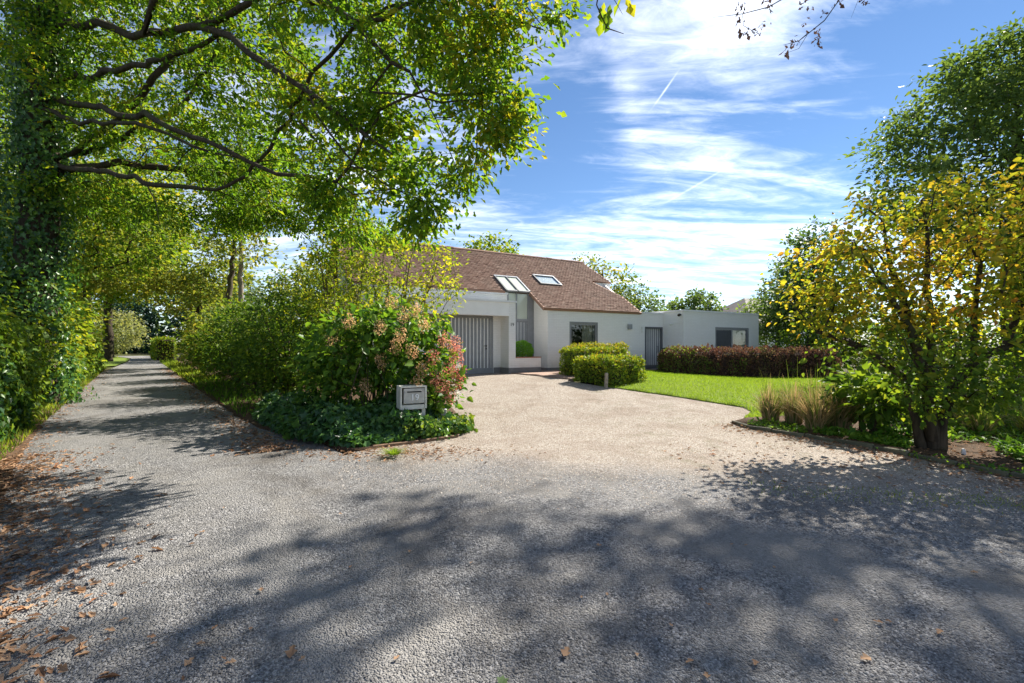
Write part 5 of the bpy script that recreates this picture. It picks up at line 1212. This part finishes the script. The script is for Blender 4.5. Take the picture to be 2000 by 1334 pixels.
# mailbox
mx, my = -1.70, 7.86
mbx = empty('mailbox', (mx, my, 0), R(27), label='cream mailbox numbered 19 on a post in the ivy', cat='mailbox')
HBm = lambda name, mat, *bs, parent=None, bevel=.004: [None, [None]] and (lambda m: m.build(name, M[mat], parent or mbx, bevel))((lambda m: ([m.box(*b) for b in bs], m)[1])(MB()))
HBm('housing', 'mailbox', (-.23,.23,-.02,.28,.85,.875), (-.23,-.205,-.02,.28,.48,.849), (.20,.23,-.02,.28,.48,.849), (-.204,.199,.25,.28,.52,.849))
HBm('rail', 'mailbox', (-.204,.199,.01,.05,.47,.55))
M['mail_face'] = plain('weathered_cream_shaded', (.46,.445,.40), .75, 9, .2, .3)  # housing's cream darkened: shadow contrast behind the raised number put into the colour
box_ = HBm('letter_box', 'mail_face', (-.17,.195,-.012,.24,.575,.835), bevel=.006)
HBm('slot', 'black', (-.115,.135,-.0165,-.0125,.765,.79), parent=box_, bevel=0)
HBm('slot_flap', 'mailbox', (-.12,.14,-.024,-.0128,.791,.80), parent=box_, bevel=0)
HBm('lock', 'steel', (.155,.172,-.0165,-.0125,.60,.617), parent=box_, bevel=0); HBm('hinge', 'steel', (-.168,-.155,-.018,-.0125,.60,.65), (-.168,-.155,-.018,-.0125,.74,.79), parent=box_, bevel=0)
HBm('post', 'mailbox', (.165,.228,.06,.12,-.1,.469)); HBm('post', 'mailbox', (-.228,-.165,.06,.12,-.1,.469))
text('19', .155, (.02, -.017, .675), (R(90), 0, 0), 'strip', box_, ext=.009)

# road sign, posts far down the lane
sg = empty('road_sign', (*lane(67.4, 2.9), 0), R(40), label='red-edged triangular road sign over a blue and white plate, far down the lane', cat='road sign')
m = MB(); m.tube([(0,0,-.1), (0,0,2.5)], .04, 8); m.build('pole', M['steel'], sg)
m = MB(); m.prism([(-.45,-.05,1.8), (.45,-.05,1.8), (0,-.05,2.58)], (0,.02,0)); tri = m.build('triangle_plate', M['red'], sg)
m = MB(); m.prism([(-.27,-.062,1.9), (.27,-.062,1.9), (0,-.062,2.37)], (0,.01,0)); m.build('triangle_face', M['white'], tri)
m = MB(); m.box(-.38,.38,-.06,-.04,1.15,1.75); pl2 = m.build('plate', M['white'], sg)
m = MB(); m.box(-.38,.38,-.068,-.061,1.15,1.40); m.build('plate_band', M['blue'], pl2)
for s, n_, w_ in ((66,-4.2,'left'), (66.5,-3.2,'middle'), (67,-2.3,'right')):
    p = lane(s, n_); o = empty('marker_post', (*p, 0), label=w_ + ' one of three pale marker posts on the far lawn', cat='post', group='three pale marker posts on the far lawn')
    m = MB(); m.tube([(0,0,-.1), (0,0,.95)], .07, 8); m.build('shaft', M['wood'], o)
    m = MB(); m.tube([(0,0,.95), (0,0,1.02)], [.075,.04], 8); m.build('top', M['wood'], o)

# ------------------------------------------------------------------ loose gravel and fallen leaves
def stones(name, n, xy, size, mat, label, seed):
    global rng
    rng = np.random.default_rng(seed); n = len(xy)
    base = np.array([(1,0,0), (.3,.9,0), (-.8,.5,0), (-.7,-.7,0), (.4,-.85,0), (.1,.05,.7), (0,0,-.5)], float); fc = [[0,1,5],[1,2,5],[2,3,5],[3,4,5],[4,0,5]]
    k = 6; base = base[:k]
    jit = 1 + rng.normal(0, .18, (n, k, 3)); V_ = base[None] * jit
    a = rng.random(n) * 6.283; c, s_ = np.cos(a), np.sin(a); S = size * np.minimum(rng.lognormal(0, .35, n), 1.7); el_ = rng.uniform(.6, 1.0, n)
    x = V_[:, :, 0] * el_[:, None]; y = V_[:, :, 1]
    X = (x * c[:, None] - y * s_[:, None]) * S[:, None] + xy[:, 0:1]; Y_ = (x * s_[:, None] + y * c[:, None]) * S[:, None] + xy[:, 1:2]
    tx, ty = rng.normal(0, .25, (n, 1)), rng.normal(0, .25, (n, 1))
    Z = V_[:, :, 2] * S[:, None] + G(xy[:, 0], xy[:, 1])[:, None] + .0005 + np.clip((X - xy[:, 0:1]) * tx + (Y_ - xy[:, 1:2]) * ty, -.002, .02) + .001
    Vv = np.stack([X, Y_, Z], 2).reshape(-1, 3); I = (np.arange(n) * k)[:, None] + np.array(fc).ravel()[None]
    link(name, mesh_np(name, Vv, I.ravel(), np.full(n * len(fc), 3)), M[mat], label=label, cat='gravel', kind='stuff')
rng = np.random.default_rng(500)
n = 138000
Yr = 1.9 + 4.3 * rng.random(n) ** 1.25; Xr = (rng.random(n) * 2 - 1) * 1.18 * Yr
q = np.stack([Xr, Yr], 1); nn = q @ LN; ok = (Yr < 5.5 - .23 * Xr + rng.normal(0, .25, n)) & (nn > -1.5)
pat = np.sin(q[:, 0]*1.3+.7) * np.cos(q[:, 1]*1.9+.4) + .5*np.sin(q[:, 0]*3.1-q[:, 1]*2.2) + rng.normal(0, .40, n)
q = q[ok & (pat > .05)]
stones('loose_gravel', n, q, .0060, 'chips', 'dark grey loose gravel covering the foreground of the lane', 501)
n = 26000; Yr = 4.6 + 6 * rng.random(n) ** 1.4; Xr = rng.uniform(-2.6, 6.0, n); q = np.stack([Xr, Yr], 1)
q = q[inside(drive_poly, q)]; k_ = 2600; q = np.concatenate([q, np.stack([rng.uniform(-2.2, 5.2, k_), rng.normal(0, 1, k_)], 1)]); q[-k_:, 1] = 5.55 - .23 * q[-k_:, 0] - np.abs(rng.normal(0, .45, k_))
stones('pale_gravel', n, q, .0065, 'chips_pale', 'pale loose gravel on the driveway', 502)

# leaf litter (uncountable) along the lane edges and the bed
def litter(name, xy, size, label, seed, lift=.012, T=T_OAK):
    global rng
    rng = np.random.default_rng(seed); n = len(xy)
    P = np.stack([xy[:, 0], xy[:, 1], G(xy[:, 0], xy[:, 1]) + lift + .012 * rng.random(n)], 1); D = rnd(n); D[:, 2] *= .18
    link(name, leaf_mesh(name, P, D, np.array([0, 0, 1.0]) + rnd(n, .28), size * rng.lognormal(0, .35, n), T), M['dry_tan'], label=label, cat='leaf litter', kind='stuff')
rng = np.random.default_rng(510)
ln_ = lambda s: np.interp(s, [0, 5, 9, 13], [-.78, -.82, -1.2, -1.45])
n = 4600; s = -1 + 40 * rng.random(n) ** 1.8; nn = ln_(s) + rng.normal(0, .25, n) - .2 * rng.random(n); q = LD * s[:, None] + LN * nn[:, None]
n2 = 5200; s = -.5 + 10 * rng.random(n2); nn = ln_(s) - .35 + np.abs(rng.normal(0, .45, n2)); q = np.concatenate([q, LD * s[:, None] + LN * nn[:, None]])
litter('leaf_litter', q, .048, 'drift of dry brown leaves along the left side of the lane', 511)
n = 2600; s = 7.5 + 30 * rng.random(n) ** 1.6; nn = 1.6 + rng.normal(0, .22, n); q = LD * s[:, None] + LN * nn[:, None]
litter('leaf_litter', q, .055, 'dry leaves along the right side of the lane below the shrubs', 512)
n = 900; d_ = rng.random(n) * tot; q = np.array([along(x) for x in d_]) + np.stack([-np.abs(rng.normal(0, .33, n)) + .06, -rng.random(n) * .25], 1)
litter('leaf_litter', q, .05, 'reddish dry leaves lying against the edging stones', 513, .01)
n = 1100; q = np.stack([rng.uniform(5.0, 8.8, n), rng.uniform(4.6, 8.4, n)], 1); q = q[inside(bed_r, q)]
litter('leaf_litter', q, .055, 'dry leaves on the soil of the shrub bed', 514, .06)
n = 800; q = np.stack([rng.normal(-1.7, .75, n), rng.normal(6.75, .28, n)], 1)
litter('leaf_litter', q, .04, 'dry leaf crumbs in front of the ivy mound', 515)

n = 420; q = np.stack([rng.uniform(2.2, 6.2, n), rng.uniform(4.5, 7.4, n)], 1); q = q[inside(drive_poly, q)]
litter('leaf_litter', q, .042, 'scattered dry leaves on the shaded right side of the drive', 516, .008)
rng = np.random.default_rng(517); n = 1500; x = rng.uniform(2.6, 6.2, n); x = x[rng.random(n) < (x - 1.5) / 5]; n = len(x)
P = np.stack([x, 4.98 - .18 * (x - 2.7) + rng.normal(0, .16, n), np.full(n, .0)], 1)
link('drive_weeds', leaf_mesh('drive_weeds', P, rnd(n, .5) + np.array([0, 0, 1.0]), rnd(n), .035 * rng.lognormal(0, .4, n), T_LANCE, .018 * np.ones(n)), M['verge'], label='thin weeds growing where the drive meets the lane on the right', cat='weeds', kind='stuff')
# fallen leaves one can pick out on the gravel
lm = []
rng = np.random.default_rng(520)
for i in range(5):
    V_, Fc = T_OAK; V_ = V_.copy(); V_[:, 0] *= 1.3; V_[:, 2] = .35 * np.abs(V_[:, 0]) + rng.uniform(-.2, .35) * (V_[:, 1] - .5) ** 2 + rng.normal(0, .03, len(V_)) + .08
    V_ -= np.array([0, .5, 0]); me = bpy.data.meshes.new('fallen_leaf'); me.from_pydata([tuple(v) for v in V_], [], [list(f) for f in Fc]); me.materials.append(M['dry_tan']); lm.append(me)
spots = [(570,1278,.13),(1105,1280,.12),(160,1268,.11),(46,1272,.12),(665,1006,.06),(395,1042,.07),(375,1066,.08),(437,994,.05),(330,992,.05),(920,1103,.06),(800,1080,.06),(1030,942,.05),(1090,997,.05),(1170,1068,.07),(1136,1170,.05),(1186,1164,.05),(1383,1185,.06),(1369,1155,.05),(1457,1068,.05),(1512,1111,.06),(1633,1216,.06),(1715,1220,.08),(1735,1218,.06),(1690,1292,.10),(1835,1239,.08),(1903,1122,.08),(1347,1298,.08),(1380,1325,.08),(1475,1300,.08),(1244,1284,.05),(775,1290,.06),(450,1300,.08),(590,1292,.06),(370,1298,.09),(510,1156,.08),(490,1232,.05),(420,1230,.06),(300,1262,.06),(240,1112,.09),(125,1115,.08),(60,1190,.10),(225,1185,.06),(685,1110,.05),(845,948,.04),(1265,1060,.04),(1190,1058,.04),(1310,1225,.05),(1430,1066,.05),(985,970,.04),(130,1040,.07),(90,1010,.07),(205,1018,.06)]
spots = sorted([q for q in spots if q[2] >= .05], key=lambda q: -q[1])
rows, cur = [], [spots[0]]
for q in spots[1:]:
    if len(cur) >= 7: rows.append(cur); cur = [q]
    else: cur.append(q)
rows.append(cur)
rname = ['the row nearest the camera', 'the second row from the camera', 'the third row from the camera', 'the fourth row from the camera', 'the fifth row from the camera', 'the sixth row from the camera', 'the farthest row']
onm = ['leftmost', 'second from left', 'third from left', 'fourth from left', 'fifth from left', 'sixth from left', 'rightmost']
i = 0
for rw, row in enumerate(rows):
    row.sort()
    for c_, (px, py, s) in enumerate(row):
        Y = EYE * F / (py - HZ); o = bpy.data.objects.new('fallen_leaf', lm[i % 5]); COL.objects.link(o); i += 1
        o.location = ((px - 1000) / F * Y, Y, .012); o.rotation_euler = (rng.normal(0, .12), rng.normal(0, .12), rng.random() * 6.28); o.scale = (s * .66,) * 3
        tag(o, onm[6 if c_ == len(row) - 1 else c_] + ' dry leaf on the gravel in ' + rname[min(rw, 6)], 'leaf', 'single fallen leaves on the gravel')
V_, Fc = T_IVY; me = bpy.data.meshes.new('green_leaf'); me.from_pydata([tuple(v) for v in V_], [], [list(f) for f in Fc]); me.materials.append(M['far_green'])
o = link('green_leaf', me, None, label='pale green fallen leaf at the bottom edge of the picture', cat='leaf'); o.location = (-.03, 2.16, .015); o.scale = (.07,) * 3; o.rotation_euler = (0, 0, 2.5)

for o in bpy.data.objects:              # leaves and blades past counting, joined per plant
    if o.parent and o.name.split('.')[0] in ('crown', 'foliage', 'blades', 'ivy', 'flower_head', 'branches', 'stem'): o['kind'] = 'stuff'
